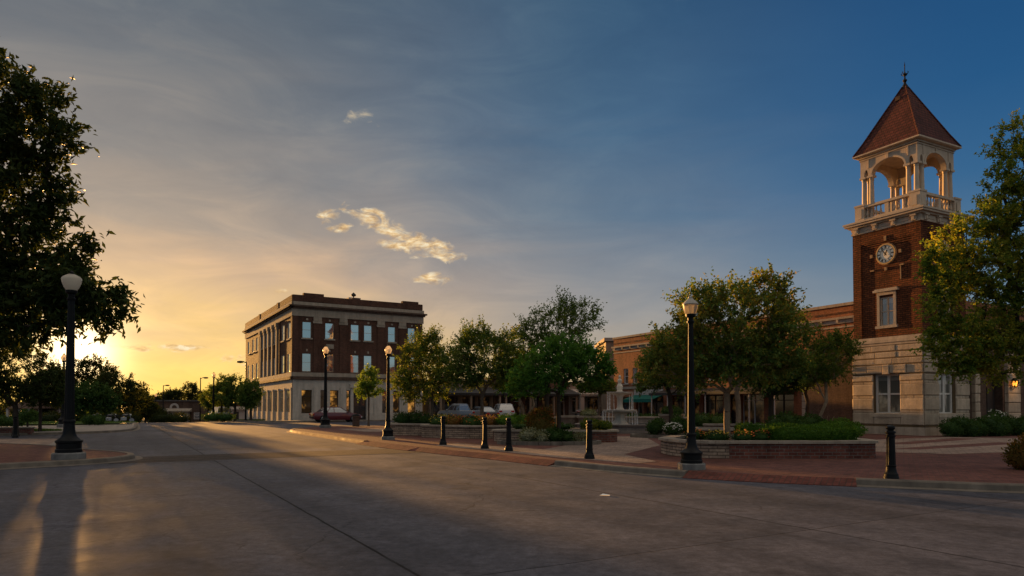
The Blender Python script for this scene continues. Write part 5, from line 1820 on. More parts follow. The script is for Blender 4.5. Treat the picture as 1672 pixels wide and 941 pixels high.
# curved pale seat wall and stone tubs behind the fountain
def arc_wall():
    cx, cy = 5.75, 36.4
    root = empty('curved_wall', (cx, cy + 4.8, .12), 'low curved pale stone seat wall behind the fountain', 'garden wall')
    m = MB(); c = MB(); n = 26
    for k in range(n):
        a0, a1 = R(28 + 124 * k / n), R(28 + 124 * (k + 1) / n)
        def q(a, r): return (cx + r * math.cos(a), cy + r * math.sin(a))
        m.hexa([(*q(a0, 4.6), .1), (*q(a0, 5.0), .1), (*q(a1, 5.0), .1), (*q(a1, 4.6), .1), (*q(a0, 4.6), .78), (*q(a0, 5.0), .78), (*q(a1, 5.0), .78), (*q(a1, 4.6), .78)])
        c.hexa([(*q(a0, 4.54), .782), (*q(a0, 5.06), .782), (*q(a1, 5.06), .782), (*q(a1, 4.54), .782), (*q(a0, 4.54), .87), (*q(a0, 5.06), .87), (*q(a1, 5.06), .87), (*q(a1, 4.54), .87)])
    m.build('wall', 'pale_stone', root); c.build('cap', 'limestone_smooth', root)


arc_wall()


def make_tub():
    r = empty('stone_tub', (0, 0, 0), '', 'stone tub', 'flared stone tubs round the fountain')
    m = MB(); m.lathe([(.50, -.02), (.50, .10), (.42, .16), (.44, .30), (.52, .50), (.60, .66), (.68, .72), (.68, .82), (.58, .82), (.55, .72)], 24); m.build('bowl', 'pale_stone', r, smooth=True)
    m = MB(); m.lathe([(.56, .74), (.01, .78)], 16, caps=False); m.build('soil', 'soil', r)
    return r


tb = make_tub(); tb.location = (3.35, 39.6, .12); tb['label'] = 'flared pale stone tub left of the fountain, left of a second tub'
dup(tb, (4.35, 38.9, .12), .5, 'flared pale stone tub closest to the left side of the fountain')
dup(tb, (9.3, 39.8, .12), .9, 'wide flared pale stone tub with leafy plants right of the fountain', 1.12)
def seat_wall():
    r = empty('garden_wall', (12, 33.0, .12), 'low straight pale wall behind the long planter hedge', 'garden wall')
    f = Fac((9.6, 34.2), (.93, -.36), (-.36, -.93))
    m = MB(); f.box(m, 0, 6, .05, .52, -.4, 0); m.build('wall', 'brick_planter', r)
    m = MB(); f.box(m, -.05, 6.05, .522, .61, -.46, .06); m.build('cap', 'pale_stone', r)


seat_wall()


# ------------------------------------------------------------------ litter bin, paper scrap
def bin_():
    x, y = -10.55, 46.2
    r = empty('litter_bin', (x, y, .12), 'small dark litter bin beside the young tree on the plaza nose', 'litter bin')
    m = MB(); m.lathe([(.22, 0), (.24, .05), (.24, .62), (.27, .64), (.27, .7)], 14, (x, y, .12)); m.build('drum', 'brick_brown', r)
    m = MB(); m.lathe([(.27, .70), (.25, .76), (.14, .84), (.13, .80)], 14, (x, y, .12)); m.build('lid', 'black_iron', r)


bin_()
m = MB(); m.add([(1.46, 11.44, .010), (1.62, 11.38, .016), (1.64, 11.47, .012), (1.53, 11.55, .022), (1.50, 11.5, .014)], [(0, 1, 2, 4), (4, 2, 3)])
m.add([(1.46, 11.44, .004), (1.62, 11.38, .004), (1.64, 11.47, .004), (1.53, 11.55, .004)], [(3, 2, 1, 0)])
tag(m.build('paper_scrap', 'paper_white'), 'small white scrap of paper lying on the road', 'litter')


# ------------------------------------------------------------------ vehicles
def paint(name, c):
    def f(t, b):
        b.inputs['Base Color'].default_value = (*c, 1)
        b.inputs['Roughness'].default_value = 0.3
        b.inputs['Coat Weight'].default_value = 0.6
        b.inputs['Coat Roughness'].default_value = 0.06
        n = t.noise(obj_co(t), 2.0, 3, .6)
        t.put(b.inputs['Roughness'], t.mapr(n, .3, .7, .25, .42))
    return material(name, f)


paint('paint_red', (0.11, 0.013, 0.018)); paint('paint_white', (0.40, 0.40, 0.40)); paint('paint_black', (0.015, 0.016, 0.019)); paint('paint_grey', (0.17, 0.18, 0.19)); paint('paint_silver', (0.16, 0.165, 0.17))
plain('tail_red', (0.35, 0.02, 0.015), 0.25, 0.1); plain('headlight', (0.6, 0.6, 0.58), 0.15, 0.05)


def make_car(kind, mat, label):
    """x forward; body, cabin, glass, wheels, lamps"""
    r = empty('parked_car', (0, 0, 0), label, 'car', 'cars parked round the square')
    if kind == 'sedan':
        body = [(-2.25, .70, .40, .78), (-2.15, .82, .28, .90), (-1.6, .87, .22, .95), (-.6, .89, .20, .93), (.6, .89, .20, .92), (1.2, .87, .20, .88), (1.9, .82, .24, .76), (2.2, .72, .30, .68), (2.28, .6, .36, .60)]
        belt, roof = (-1.75, 1.05), (-1.0, .25); zb_, zr = .90, 1.42
    elif kind == 'suv':
        body = [(-2.3, .80, .42, 1.0), (-2.2, .88, .34, 1.12), (-1.2, .92, .26, 1.12), (.8, .92, .26, 1.08), (1.4, .90, .26, 1.02), (2.0, .86, .30, .95), (2.25, .76, .36, .85)]
        belt, roof = (-2.22, 1.0), (-1.95, .25); zb_, zr = 1.08, 1.72
    else:                                                   # pickup
        body = [(-2.6, .85, .5, 1.0), (-2.5, .90, .4, 1.04), (-.6, .92, .3, 1.04), (.8, .92, .3, 1.06), (1.5, .90, .3, 1.04), (2.3, .86, .34, .98), (2.5, .76, .4, .86)]
        belt, roof = (-.75, 1.15), (-.55, .45); zb_, zr = 1.04, 1.72
    m = MB(); rings = []
    for x, w, z0, z1 in body:
        e = .08
        rings.append([(x, -w + e, z0), (x, w - e, z0), (x, w, z0 + e * 2), (x, w, z0 + (z1 - z0) * .62), (x, w - .06, z1 - .04), (x, w - .16, z1), (x, -w + .16, z1), (x, -w + .06, z1 - .04), (x, -w, z0 + (z1 - z0) * .62), (x, -w, z0 + e * 2)])
    m.loft(rings); m.build('body', mat, r, smooth=True)
    wb, wr = .78, .60
    lo = [(belt[0], -wb, zb_ - .03), (belt[1], -wb, zb_ - .03), (belt[1], wb, zb_ - .03), (belt[0], wb, zb_ - .03)]
    hi = [(roof[0], -wr, zr - .05), (roof[1], -wr, zr - .05), (roof[1], wr, zr - .05), (roof[0], wr, zr - .05)]
    m = MB(); m.loft([lo, hi]); gl = m.build('cabin_glass', 'glass_car', r)
    m = MB()
    m.loft([[(roof[0] - .03, -wr - .02, zr - .06), (roof[1] + .05, -wr - .02, zr - .06), (roof[1] + .05, wr + .02, zr - .06), (roof[0] - .03, wr + .02, zr - .06)], [(roof[0] + .1, -wr + .1, zr), (roof[1] - .15, -wr + .1, zr), (roof[1] - .15, wr - .1, zr), (roof[0] + .1, wr - .1, zr)]])
    for sy in (-1, 1):
        for bx, rx in ((belt[0], roof[0]), (belt[1], roof[1]), ((belt[0] + belt[1]) / 2, (roof[0] + roof[1]) / 2), ((belt[0] * 3 + belt[1]) / 4, (roof[0] * 3 + roof[1]) / 4)):
            m.tube([(bx, sy * (wb + .005), zb_ - .05), (rx, sy * (wr + .005), zr - .05)], .035, 5)
    m.build('roof', mat, r)
    ax = (1.42, -1.38) if kind != 'pickup' else (1.6, -1.65)
    for x in ax:
        for sy in (-1, 1):
            w = MB(); R_ = .33 if kind == 'sedan' else .38
            w.loft([[(x + q * math.cos(2 * math.pi * k / 18), sy * yy, R_ + q * math.sin(2 * math.pi * k / 18)) for k in range(18)] for q, yy in ((R_ * .6, .66), (R_, .68), (R_, .86), (R_ * .9, .90), (R_ * .64, .90))])
            wo = w.build('wheel', 'black_rubber', r, smooth=True)
            h = MB(); h.loft([[(x + q * math.cos(2 * math.pi * k / 14), sy * yy, R_ + q * math.sin(2 * math.pi * k / 14)) for k in range(14)] for q, yy in ((R_ * .62, .895), (R_ * .55, .915), (R_ * .2, .905))])
            h.build('rim', 'steel', wo)
    xb = body[0][0]; xf = body[-1][0]
    for sy in (-1, 1):
        k = MB(); k.rbox(xb - .02, xb + .12, sy * .62 - .16, sy * .62 + .16, body[1][3] - .27, body[1][3] - .09, .02); k.build('tail_light', 'tail_red', r)
        k = MB(); k.rbox(xf - .20, xf + .0, sy * .56 - .16, sy * .56 + .16, body[-1][3] - .20, body[-1][3] - .06, .02); k.build('headlight', 'headlight', r)
        k = MB(); k.rbox(belt[1] - .30, belt[1] - .12, sy * .92 - .08, sy * .92 + .08, zb_ - .02, zb_ + .11, .03); k.build('mirror', mat, r)
    k = MB(); k.rbox(xf - .10, xf + .03, -.7, .7, .34, .46, .03); k.build('bumper', 'canopy_dark', r)
    k = MB(); k.rbox(xb - .03, xb + .10, -.7, .7, .40, .54, .03); k.build('bumper', 'canopy_dark', r)
    if kind == 'pickup':
        k = MB(); k.box(-2.45, -.8, -.72, .72, 1.042, 1.05); k.build('load_bed', 'interior_dark', r)
    return r


def street_pt(s, k):
    """a point s along the front line of the brick block, k metres out into the cross street"""
    p = BO + BF * s - BU * k
    return (p.x, p.y, dip(p.x, p.y))


ANG = math.atan2(BF.y, BF.x)
c1 = make_car('sedan', 'paint_red', 'dark red saloon car parked in front of the brick corner block')
c1.location = street_pt(2.7, 5.7); c1.rotation_euler = (0, 0, ANG)
c2 = make_car('suv', 'paint_white', 'white estate car parked in front of the low shops')
c2.location = street_pt(20.2, 6.2); c2.rotation_euler = (0, 0, ANG + 1.25)
c3 = make_car('pickup', 'paint_silver', 'silver pickup parked behind the flower planter by the tan shop')
c3.location = street_pt(15.4, 5.8); c3.rotation_euler = (0, 0, ANG + 1.9)
c4 = make_car('sedan', 'paint_black', 'black saloon car parked between the silver pickup and the white estate car')
c4.location = street_pt(17.5, 6.4); c4.rotation_euler = (0, 0, ANG + 1.7)
c5 = dup(c2, street_pt(-4.9, -13), 2.2, 'far parked car half hidden by street trees left of the brick block')


def make_bike(mat, label):
    r = empty('motorcycle', (0, 0, 0), label, 'motorcycle', 'parked motorcycles')
    for x in (-.68, .72):
        w = MB(); n = 16
        w.loft([[(x + (.32 + q) * math.cos(2 * math.pi * k / n), y, .32 + (.32 + q) * math.sin(2 * math.pi * k / n)) for k in range(n)] for q, y in ((-.10, -.05), (0, -.06), (0, .06), (-.10, .05))], caps=False)
        wo = w.build('wheel', 'black_rubber', r, smooth=True)
        h = MB(); h.loft([[(x + q * math.cos(2 * math.pi * k / n), y, .32 + q * math.sin(2 * math.pi * k / n)) for k in range(n)] for q, y in ((.22, -.03), (.22, .03))]); h.build('rim', 'steel', wo)
    m = MB(); m.ball((.15, 0, .82), .34, .16, .15, 12, 7); m.build('tank', mat, r, smooth=True)
    m = MB(); m.loft([[(x, -w, z), (x, w, z), (x, w * .8, z + .1), (x, -w * .8, z + .1)] for x, w, z in ((-.85, .10, .86), (-.55, .15, .74), (-.2, .15, .70), (-.05, .10, .72))]); m.build('seat', 'black_rubber', r)
    m = MB(); m.rbox(-.28, .28, -.16, .16, .28, .66, .05); m.build('engine', 'steel', r)
    m = MB(); m.tube([(.72, .08, .32), (.5, .08, .98)], .028, 6); m.tube([(.72, -.08, .32), (.5, -.08, .98)], .028, 6); m.tube([(.50, .08, .95), (.50, -.08, .95)], .03, 6); m.build('fork', 'steel', r)
    m = MB(); m.tube([(.28, -.38, 1.05), (.45, -.2, 1.04), (.48, 0, 1.0), (.45, .2, 1.04), (.28, .38, 1.05)], .018, 6); m.build('handlebar', 'steel', r)
    m = MB(); m.ball((.62, 0, .88), .09, .09, .09, 10, 6); m.build('headlight', 'headlight', r, smooth=True)
    m = MB(); m.tube([(.1, .18, .34), (-.3, .2, .26), (-.95, .2, .34)], [.03, .04, .05], 8); m.build('exhaust', 'steel', r)
    m = MB(); m.loft([[(-.68 + .37 * math.cos(a), y, .32 + .37 * math.sin(a)) for y in (-.08, .08)] + [(-.68 + .35 * math.cos(a), y, .32 + .35 * math.sin(a)) for y in (.08, -.08)] for a in [R(30 + 15 * k) for k in range(9)]]); m.build('mudguard', mat, r)
    return r


mb0 = make_bike('paint_black', 'black motorcycle at the left end of the row beyond the left shrub island')
mb0.location = (-42.3, 69.0, dip(-42.3, 69)); mb0.rotation_euler = (0, 0, .5)
for x, y, a, lb in ((-41.1, 69.6, .7, 'black motorcycle in the middle of the row beyond the left shrub island'),
                    (-39.9, 70.2, .6, 'black motorcycle at the right end of the row beyond the left shrub island')):
    dup(mb0, (x, y, dip(x, y)), a, lb)
mr0 = make_bike('paint_red', 'red motorcycle parked before the pale canopy shop')
p = street_pt(30.6, 5.5); mr0.location = p; mr0.rotation_euler = (0, 0, 1.9)
p = street_pt(33.6, 5.2); dup(mr0, p, 2.2, 'motorcycle parked in the shade closest to the pale shop pier')


# ------------------------------------------------------------------ trees and planting
def at(u, v, Y):
    """the point at depth Y metres seen u right and v above the horizon line, in photo units"""
    return ((u - 836) / 1115 * Y, Y, 1.5 + (663 - v) / 1115 * Y)


def crown(base, Y, blobs, depth=1.0):
    """crown lobes (u, v, ru, rv[, depth shift]) turned into metres round the trunk base"""
    out = []
    for b in blobs:
        x, y, z = at(b[0], b[1], Y)
        k = Y / 1115
        dy = b[4] if len(b) > 4 else 0
        rx, rz = b[2] * k, b[3] * k
        out.append((x - base[0], y + dy - base[1], z - base[2], rx, (rx + rz) / 2 * depth, rz))
    return out


def tree_at(label, u, Y, z0, trunk_h, trunk_r, blobs, seed, depth=1.0, group=None, name='tree', cat='tree', **kw):
    x = (u - 836) / 1115 * Y
    base = (x, Y, z0)
    return make_tree(name, label, cat, group, base, trunk_h, trunk_r, crown(base, Y, blobs, depth), seed, **kw)


PZ = .12
G1 = 'ornamental trees on the plaza'
# the big oak that leans in from the left
bx = (-20.5, 22.0, 0)
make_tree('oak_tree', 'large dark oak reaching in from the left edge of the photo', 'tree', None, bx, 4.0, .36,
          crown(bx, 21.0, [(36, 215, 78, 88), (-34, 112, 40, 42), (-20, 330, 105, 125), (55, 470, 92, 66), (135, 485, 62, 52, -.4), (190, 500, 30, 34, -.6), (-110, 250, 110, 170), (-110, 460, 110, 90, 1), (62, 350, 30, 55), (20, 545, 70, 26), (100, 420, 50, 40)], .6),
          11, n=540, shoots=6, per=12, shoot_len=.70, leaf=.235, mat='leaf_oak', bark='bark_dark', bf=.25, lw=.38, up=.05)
# the tree at the right, in front of the tower
bx = (12.75, 16.6, .12)
make_tree('cedar_elm', 'big gold-green tree at the right edge partly covering the clock tower', 'tree', None, bx, 2.3, .15,
          crown(bx, 16.0, [(1668, 268, 36, 72), (1640, 345, 50, 50), (1600, 400, 62, 44), (1568, 448, 52, 34), (1625, 455, 70, 50), (1590, 545, 66, 48), (1655, 550, 70, 52), (1725, 420, 70, 180), (1535, 500, 34, 26), (1560, 590, 40, 20), (1530, 425, 24, 18), (1545, 560, 34, 24), (1620, 600, 50, 18)], .65),
          21, n=760, shoots=6, per=15, shoot_len=.34, leaf=.078, mat='leaf_elm', bark='bark_dark', bf=.3, lw=.5, up=.15)
# plaza trees
tree_at('broad bronze-green tree rising from the long brick planter behind the lantern lamp', 1187, 19.4, .52, 1.35, .09,
        [(1200, 535, 92, 70), (1120, 572, 50, 56), (1270, 560, 44, 58), (1190, 598, 104, 34), (1150, 500, 40, 30), (1250, 490, 45, 32), (1085, 600, 30, 28), (1290, 525, 18, 24)], 31, 1.0, G1,
        n=340, shoots=7, per=14, shoot_len=.54, leaf=.105, mat='leaf_autumn', bark='bark_tan', bf=.35, up=.45)
tree_at('bright green low-crowned tree growing in the oval kerbed bed', 912, 25.4, .2, 1.75, .085,
        [(900, 602, 56, 38), (955, 600, 38, 32), (862, 625, 34, 24), (930, 575, 40, 26), (985, 606, 14, 16)], 32, 1.0, G1,
        n=340, shoots=5, per=12, shoot_len=.36, leaf=.10, mat='leaf_green', bark='bark_dark', bf=.35, up=.2)
tree_at('tall dark open-crowned tree standing behind the bright green low-crowned tree', 893, 33.5, .2, 2.6, .12,
        [(908, 540, 54, 40), (948, 530, 32, 34), (872, 552, 32, 30), (930, 508, 28, 22), (905, 580, 60, 28)], 33, 1.0, G1,
        n=190, shoots=5, per=13, shoot_len=.72, leaf=.115, mat='leaf_plaza', bark='bark_dark', bf=.3, up=.55)
tree_at('wide dark green tree growing in the middle of the stone planter', 787, 31.5, .55, 1.5, .08,
        [(790, 580, 56, 36), (752, 605, 38, 26), (832, 592, 36, 32), (775, 552, 30, 20), (820, 558, 24, 20), (795, 615, 50, 18)], 34, 1.0, G1,
        n=300, shoots=6, per=14, shoot_len=.58, leaf=.105, mat='leaf_plaza', bark='bark_grey', bf=.35, up=.4)
tree_at('yellowing tree at the left end of the stone planter, overlapping the brick block', 706, 33.0, .55, 1.5, .075,
        [(690, 592, 36, 36), (702, 562, 22, 18), (668, 628, 26, 28), (722, 600, 24, 36), (695, 635, 36, 20)], 35, 1.0, G1,
        n=220, shoots=6, per=14, shoot_len=.56, leaf=.105, mat='leaf_gold', bark='bark_grey', bf=.35, up=.4)
tree_at('pale-trunked many-stemmed tree behind the rust-topped shrub', 857, 33.0, .3, 1.2, .075,
        [(850, 605, 34, 34), (838, 630, 28, 18), (868, 625, 28, 20)], 36, 1.0, G1, stems=4, spread=.45,
        n=160, shoots=5, per=11, shoot_len=.36, leaf=.10, mat='leaf_green', bark='bark_tan', bf=.4, up=.3)
tree_at('small golden tree just left of the fountain, in front of the pale canopy', 978, 43.0, .12, 1.6, .10,
        [(974, 630, 20, 11), (958, 634, 12, 8), (990, 634, 10, 8)], 37, 1.0, G1,
        n=150, shoots=5, per=10, shoot_len=.40, leaf=.12, mat='leaf_gold', bark='bark_grey', bf=.4)
tree_at('dense dark tree behind the left of the bronze-green tree, right of the fountain', 1095, 37.0, .12, 1.7, .12,
        [(1078, 600, 34, 40), (1110, 610, 34, 36), (1062, 625, 22, 18), (1095, 575, 24, 20)], 38, 1.0, G1,
        n=260, shoots=5, per=11, shoot_len=.42, leaf=.12, mat='leaf_plaza', bark='bark_dark', bf=.4)
tree_at('tree with pale fluted trunk directly behind the bronze-green planter tree', 1205, 29.5, .12, 2.0, .11,
        [(1215, 592, 60, 28), (1170, 600, 40, 22), (1255, 604, 36, 24)], 39, 1.0, G1,
        n=230, shoots=5, per=11, shoot_len=.40, leaf=.11, mat='leaf_shrub', bark='bark_tan', bf=.4)
tree_at('dark green tree between the bronze-green tree and the many-stemmed tree', 1258, 33.5, .12, 1.9, .11,
        [(1282, 615, 34, 26), (1250, 622, 34, 24)], 40, 1.0, G1,
        n=230, shoots=5, per=11, shoot_len=.40, leaf=.11, mat='leaf_shrub', bark='bark_dark', bf=.4)
tree_at('many-stemmed spreading tree beside the left wall of the clock tower', 1352, 31.5, .12, .9, .07,
        [(1352, 590, 42, 34), (1375, 570, 24, 30), (1320, 605, 32, 24), (1345, 560, 26, 24)], 41, 1.0, G1, stems=6, spread=.55,
        n=230, shoots=5, per=11, shoot_len=.5, leaf=.10, mat='leaf_gold', bark='bark_tan', bf=.4)
tree_at('small dark tree in the gap left of the many-stemmed spreading tree', 1318, 38.0, .12, 1.6, .1,
        [(1312, 615, 26, 20), (1335, 608, 20, 16)], 42, 1.0, G1, n=150, shoots=5, per=10, shoot_len=.42, leaf=.12, mat='leaf_plaza', bark='bark_dark', bf=.4)
tree_at('young light green tree with a thin trunk, in front of the brick block', 602, 46.6, .12, 1.9, .06,
        [(602, 625, 15, 18), (604, 608, 10, 10), (596, 638, 15, 12), (610, 636, 12, 12)], 43, 1.0, None, name='young_tree',
        n=120, shoots=5, per=10, shoot_len=.34, leaf=.12, mat='leaf_young', bark='bark_grey', bf=.4, up=.4)
# street trees left of the brick block
G2 = 'street trees left of the brick block'
for i, (u, Y, bl) in enumerate([(362, 72, [(360, 645, 20, 18), (366, 630, 14, 14)]), (384, 70, [(384, 634, 17, 20), (376, 650, 18, 14), (392, 650, 16, 16)]), (410, 65, [(410, 642, 15, 18), (406, 656, 15, 12)]), (340, 88, [(342, 652, 14, 14), (350, 662, 12, 10)])]):
    tree_at(['street tree left of the street lamp by the brick block, round crowned', 'tallest street tree by the left wall of the brick block', 'street tree touching the left wall of the brick block, nearest its corner', 'smallest and farthest street tree left of the brick block'][i],
            u, Y, dip((u - 836) / 1115 * Y, Y) + .1, 2.0, .12, bl, 50 + i, 1.0, G2, name='street_tree', n=150, shoots=5, per=9, shoot_len=.55, leaf=.18, mat='leaf_plaza', bark='bark_dark', bf=.4, up=.4)
# left side of the street
G3 = 'trees on the left side of the street'
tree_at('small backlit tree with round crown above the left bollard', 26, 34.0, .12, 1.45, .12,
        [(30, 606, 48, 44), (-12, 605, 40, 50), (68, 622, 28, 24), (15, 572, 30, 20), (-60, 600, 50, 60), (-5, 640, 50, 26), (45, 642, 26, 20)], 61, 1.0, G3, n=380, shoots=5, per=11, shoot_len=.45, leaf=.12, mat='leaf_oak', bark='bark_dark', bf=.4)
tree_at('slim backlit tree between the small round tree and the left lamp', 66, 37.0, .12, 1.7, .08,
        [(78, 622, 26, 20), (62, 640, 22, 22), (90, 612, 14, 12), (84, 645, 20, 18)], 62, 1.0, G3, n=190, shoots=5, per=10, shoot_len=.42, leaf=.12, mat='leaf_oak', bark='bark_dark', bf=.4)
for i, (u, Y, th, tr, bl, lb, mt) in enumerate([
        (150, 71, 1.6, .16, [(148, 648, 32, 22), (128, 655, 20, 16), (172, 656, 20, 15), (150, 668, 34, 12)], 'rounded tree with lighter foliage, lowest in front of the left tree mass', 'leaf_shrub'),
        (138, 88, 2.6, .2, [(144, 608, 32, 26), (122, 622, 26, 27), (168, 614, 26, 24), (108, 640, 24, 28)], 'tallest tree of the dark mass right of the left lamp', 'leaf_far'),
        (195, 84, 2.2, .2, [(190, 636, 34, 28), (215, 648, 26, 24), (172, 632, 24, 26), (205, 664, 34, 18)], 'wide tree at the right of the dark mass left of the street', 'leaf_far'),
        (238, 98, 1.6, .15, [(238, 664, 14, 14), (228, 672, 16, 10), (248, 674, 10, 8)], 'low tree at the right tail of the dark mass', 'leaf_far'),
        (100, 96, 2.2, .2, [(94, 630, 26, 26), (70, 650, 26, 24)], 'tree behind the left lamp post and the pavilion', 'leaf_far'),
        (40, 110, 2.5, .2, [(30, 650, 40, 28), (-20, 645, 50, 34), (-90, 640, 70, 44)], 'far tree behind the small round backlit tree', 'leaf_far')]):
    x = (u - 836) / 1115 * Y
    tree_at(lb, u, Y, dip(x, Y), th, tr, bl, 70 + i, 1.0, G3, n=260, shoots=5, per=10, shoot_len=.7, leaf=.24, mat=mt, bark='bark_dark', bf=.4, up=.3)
G4 = 'far trees at the end of the street'
for i, (u, Y, bl) in enumerate([(284, 150, [(284, 646, 15, 9), (276, 650, 10, 8)]), (312, 160, [(312, 640, 15, 13), (306, 648, 14, 9), (320, 646, 12, 10)]), (262, 165, [(262, 652, 12, 8), (252, 656, 12, 8)]),
                               (228, 150, [(226, 646, 14, 12), (215, 652, 14, 12)]), (335, 140, [(335, 655, 14, 12)]), (300, 128, [(330, 676, 12, 10), (338, 672, 10, 10)]), (255, 112, [(252, 678, 12, 9), (262, 680, 9, 8)])]):
    x = (u - 836) / 1115 * Y
    tree_at(['far tree above the roof of the small brown brick shop, left one', 'far open-crowned tree above the right of the small brown brick shop', 'far low tree left of the small brown brick shop', 'far tree just right of the dark tree mass', 'far tree right of the far open-crowned tree', 'small tree standing right of the white shop porch', 'small tree standing left of the white shop porch'][i],
            u, Y, dip(x, Y), 2.2, .18, bl, 90 + i, 1.0, G4, n=110, shoots=4, per=8, shoot_len=.9, leaf=.38, mat='leaf_far', bark='bark_dark', bf=.4, up=.3)
# woods closing the view beyond the street and behind the shops
def far_wood():
    rng = np.random.RandomState(5)
    pos = []; dr = []
    for k in range(190):
        x = -300 + k * 3.3 + rng.uniform(-2, 2); y = 255 + rng.uniform(-12, 12) + abs(x + 100) * .1
        h = rng.uniform(3.0, 6.4)
        lob = [(x, y, -3.5 + h * .55, rng.uniform(3, 5), 3.5, h * .55)]
        pos.append(sample_lobes(rng, lob, 130, .6)); dr.append(rng.normal(0, 1, pos[-1].shape))
    pos = np.concatenate(pos); dr = np.concatenate(dr); pos[:, 2] = np.maximum(pos[:, 2], -3.5)
    o = leaf_mesh('far_wood', pos, dr, 1.3, 'leaf_far', None, rng, .8)
    tag(o, kind='stuff', label='dark line of far woods closing the end of the street', cat='woods')


far_wood()

# ------------------------------------------------------------------ shrubs, hedges, flowers
G5 = 'shrubs in the plaza beds'
make_shrub('shrub', 'rust-topped round shrub in the oval kerbed bed', 'shrub', G5, (1.05, 25.15, .2), [(0, 0, .62, .52, .5, .62), (.12, 0, .95, .38, .36, .3), (-.25, .1, .7, .32, .3, .4)], 101, 2600, .075, 'leaf_rust', 'flower_red', 40, .03, up=3)
make_shrub('variegated_shrub', 'white-edged low plant at the front left of the oval bed', 'shrub', G5, (.95, 24.5, .2), [(-.35, 0, .25, .36, .3, .26), (.1, -.1, .2, .3, .3, .22)], 102, 1100, .085, 'leaf_pale')
make_shrub('shrub', 'low dark green plant at the front middle of the oval bed', 'shrub', G5, (1.5, 24.45, .2), [(0, 0, .24, .42, .32, .26), (.4, .1, .2, .3, .3, .2)], 103, 1300, .08, 'leaf_shrub')
make_shrub('shrub', 'small pale-leaved plant at the right end of the oval bed', 'shrub', G5, (2.5, 24.7, .2), [(0, 0, .16, .34, .25, .18)], 104, 700, .07, 'leaf_pale', core=False)
make_shrub('shrub', 'round green shrub right of the fountain pool', 'shrub', G5, (6.35, 30.6, .2), [(0, 0, .34, .34, .3, .34), (.3, .3, .42, .3, .3, .36)], 105, 1500, .07, 'leaf_shrub')
make_shrub('flowering_shrub', 'white flowering shrub right of the fountain, beside the lantern lamp', 'shrub', G5, (7.1, 30.2, .2), [(0, 0, .26, .42, .3, .28)], 106, 900, .07, 'leaf_shrub', 'flower_white', 170, .032)
make_shrub('shrub', 'upright shrub behind the white flowering shrub', 'shrub', G5, (7.6, 31.4, .2), [(0, 0, .5, .3, .3, .5), (.4, 0, .35, .3, .3, .35)], 107, 1100, .08, 'leaf_shrub', up=3)
# stone planter
make_shrub('hedge', 'dark clipped hedge at the left end of the stone planter', 'hedge', G5, (-5.1, 33.3, .58), [(-.2, 0, .3, .5, .4, .34), (.45, 0, .32, .5, .4, .34), (.9, -.2, .26, .4, .4, .3)], 108, 2200, .075, 'leaf_shrub', 'flower_pink', 60, .022)
for i, (x, y, mt, fl, lb) in enumerate([(-3.3, 30.6, 'leaf_shrub', 'flower_yellow', 'yellow flowers and low leaves, leftmost clump in the stone planter'), (-2.55, 30.0, 'leaf_rust', 'flower_red', 'red flower clump in the stone planter behind the left bollard'), (-1.8, 29.7, 'leaf_shrub', 'flower_orange', 'orange flower clump beside the trunk in the stone planter'),
                                        (-1.1, 29.9, 'leaf_rust', 'flower_pink', 'pinkish flower clump between the trunk and the green shrub'), (-2.9, 31.3, 'leaf_gold', 'flower_yellow', 'golden leafy plant at the back of the stone planter')]):
    make_shrub('flower_clump', lb, 'flowers', 'flower clumps in the stone planter', (x, y, .58), [(0, 0, .22, .42, .36, .32), (.3, .15, .2, .3, .3, .28)], 120 + i, 800, .06, mt, fl, 55, .032)
make_shrub('shrub', 'round green shrub right of the flowers in the stone planter', 'shrub', G5, (-.15, 29.9, .58), [(0, 0, .28, .55, .4, .3), (.6, .2, .26, .45, .4, .28)], 109, 1700, .075, 'leaf_hedge')
make_shrub('shrub', 'leafy plant on the brick planter left of the fountain', 'shrub', G5, (3.1, 27.0, .56), [(0, 0, .2, .4, .3, .24), (.5, .1, .16, .35, .3, .18)], 110, 1100, .08, 'leaf_gold', up=2)
make_shrub('shrub', 'low ground plant on the brick planter behind the oval bed', 'shrub', G5, (.6, 27.2, .56), [(0, 0, .14, .6, .4, .16), (1.2, 0, .12, .7, .4, .14)], 111, 1200, .07, 'leaf_shrub')


# long hedge in the brick planter
def hedge(name, label, cx, cy, L, D, z0, h, rot, seed, n, leaf, mat):
    rng = np.random.RandomState(seed)
    root = empty(name, (cx, cy, z0), label, 'hedge')
    q = rng.uniform(-1, 1, (n, 3)); f = rng.randint(0, 5, n)
    q[f == 0, 0] = 1; q[f == 1, 0] = -1; q[f == 2, 1] = -1; q[f == 3, 1] = 1; q[f >= 4, 2] = 1
    nor = np.zeros((n, 3)); nor[f == 0, 0] = 1; nor[f == 1, 0] = -1; nor[f == 2, 1] = -1; nor[f == 3, 1] = 1; nor[f >= 4, 2] = 1
    p = q * np.array([L / 2, D / 2, h / 2]) + np.array([0, 0, h / 2])
    bump_ = np.sin(p[:, 0] * 5.1 + seed) * .03 + np.sin(p[:, 0] * 11 + p[:, 1] * 7) * .02
    p = p + nor * (bump_[:, None] + rng.normal(0, .025, (n, 1)))
    c, s = math.cos(rot), math.sin(rot)
    rotm = np.array([[c, -s, 0], [s, c, 0], [0, 0, 1]])
    core = MB(); core.rbox(-L / 2 + .05, L / 2 - .05, -D / 2 + .05, D / 2 - .05, 0, h - .05, .08)
    core.v = [tuple(rotm @ np.array(v) + np.array([cx, cy, z0])) for v in core.v]
    d_ = nor * .7 + rng.normal(0, .6, (n, 3)); d_[:, 2] += .4
    leaf_mesh('foliage', p @ rotm.T + np.array([cx, cy, z0]), d_ @ rotm.T, leaf, mat, root, rng, .55, core=core)


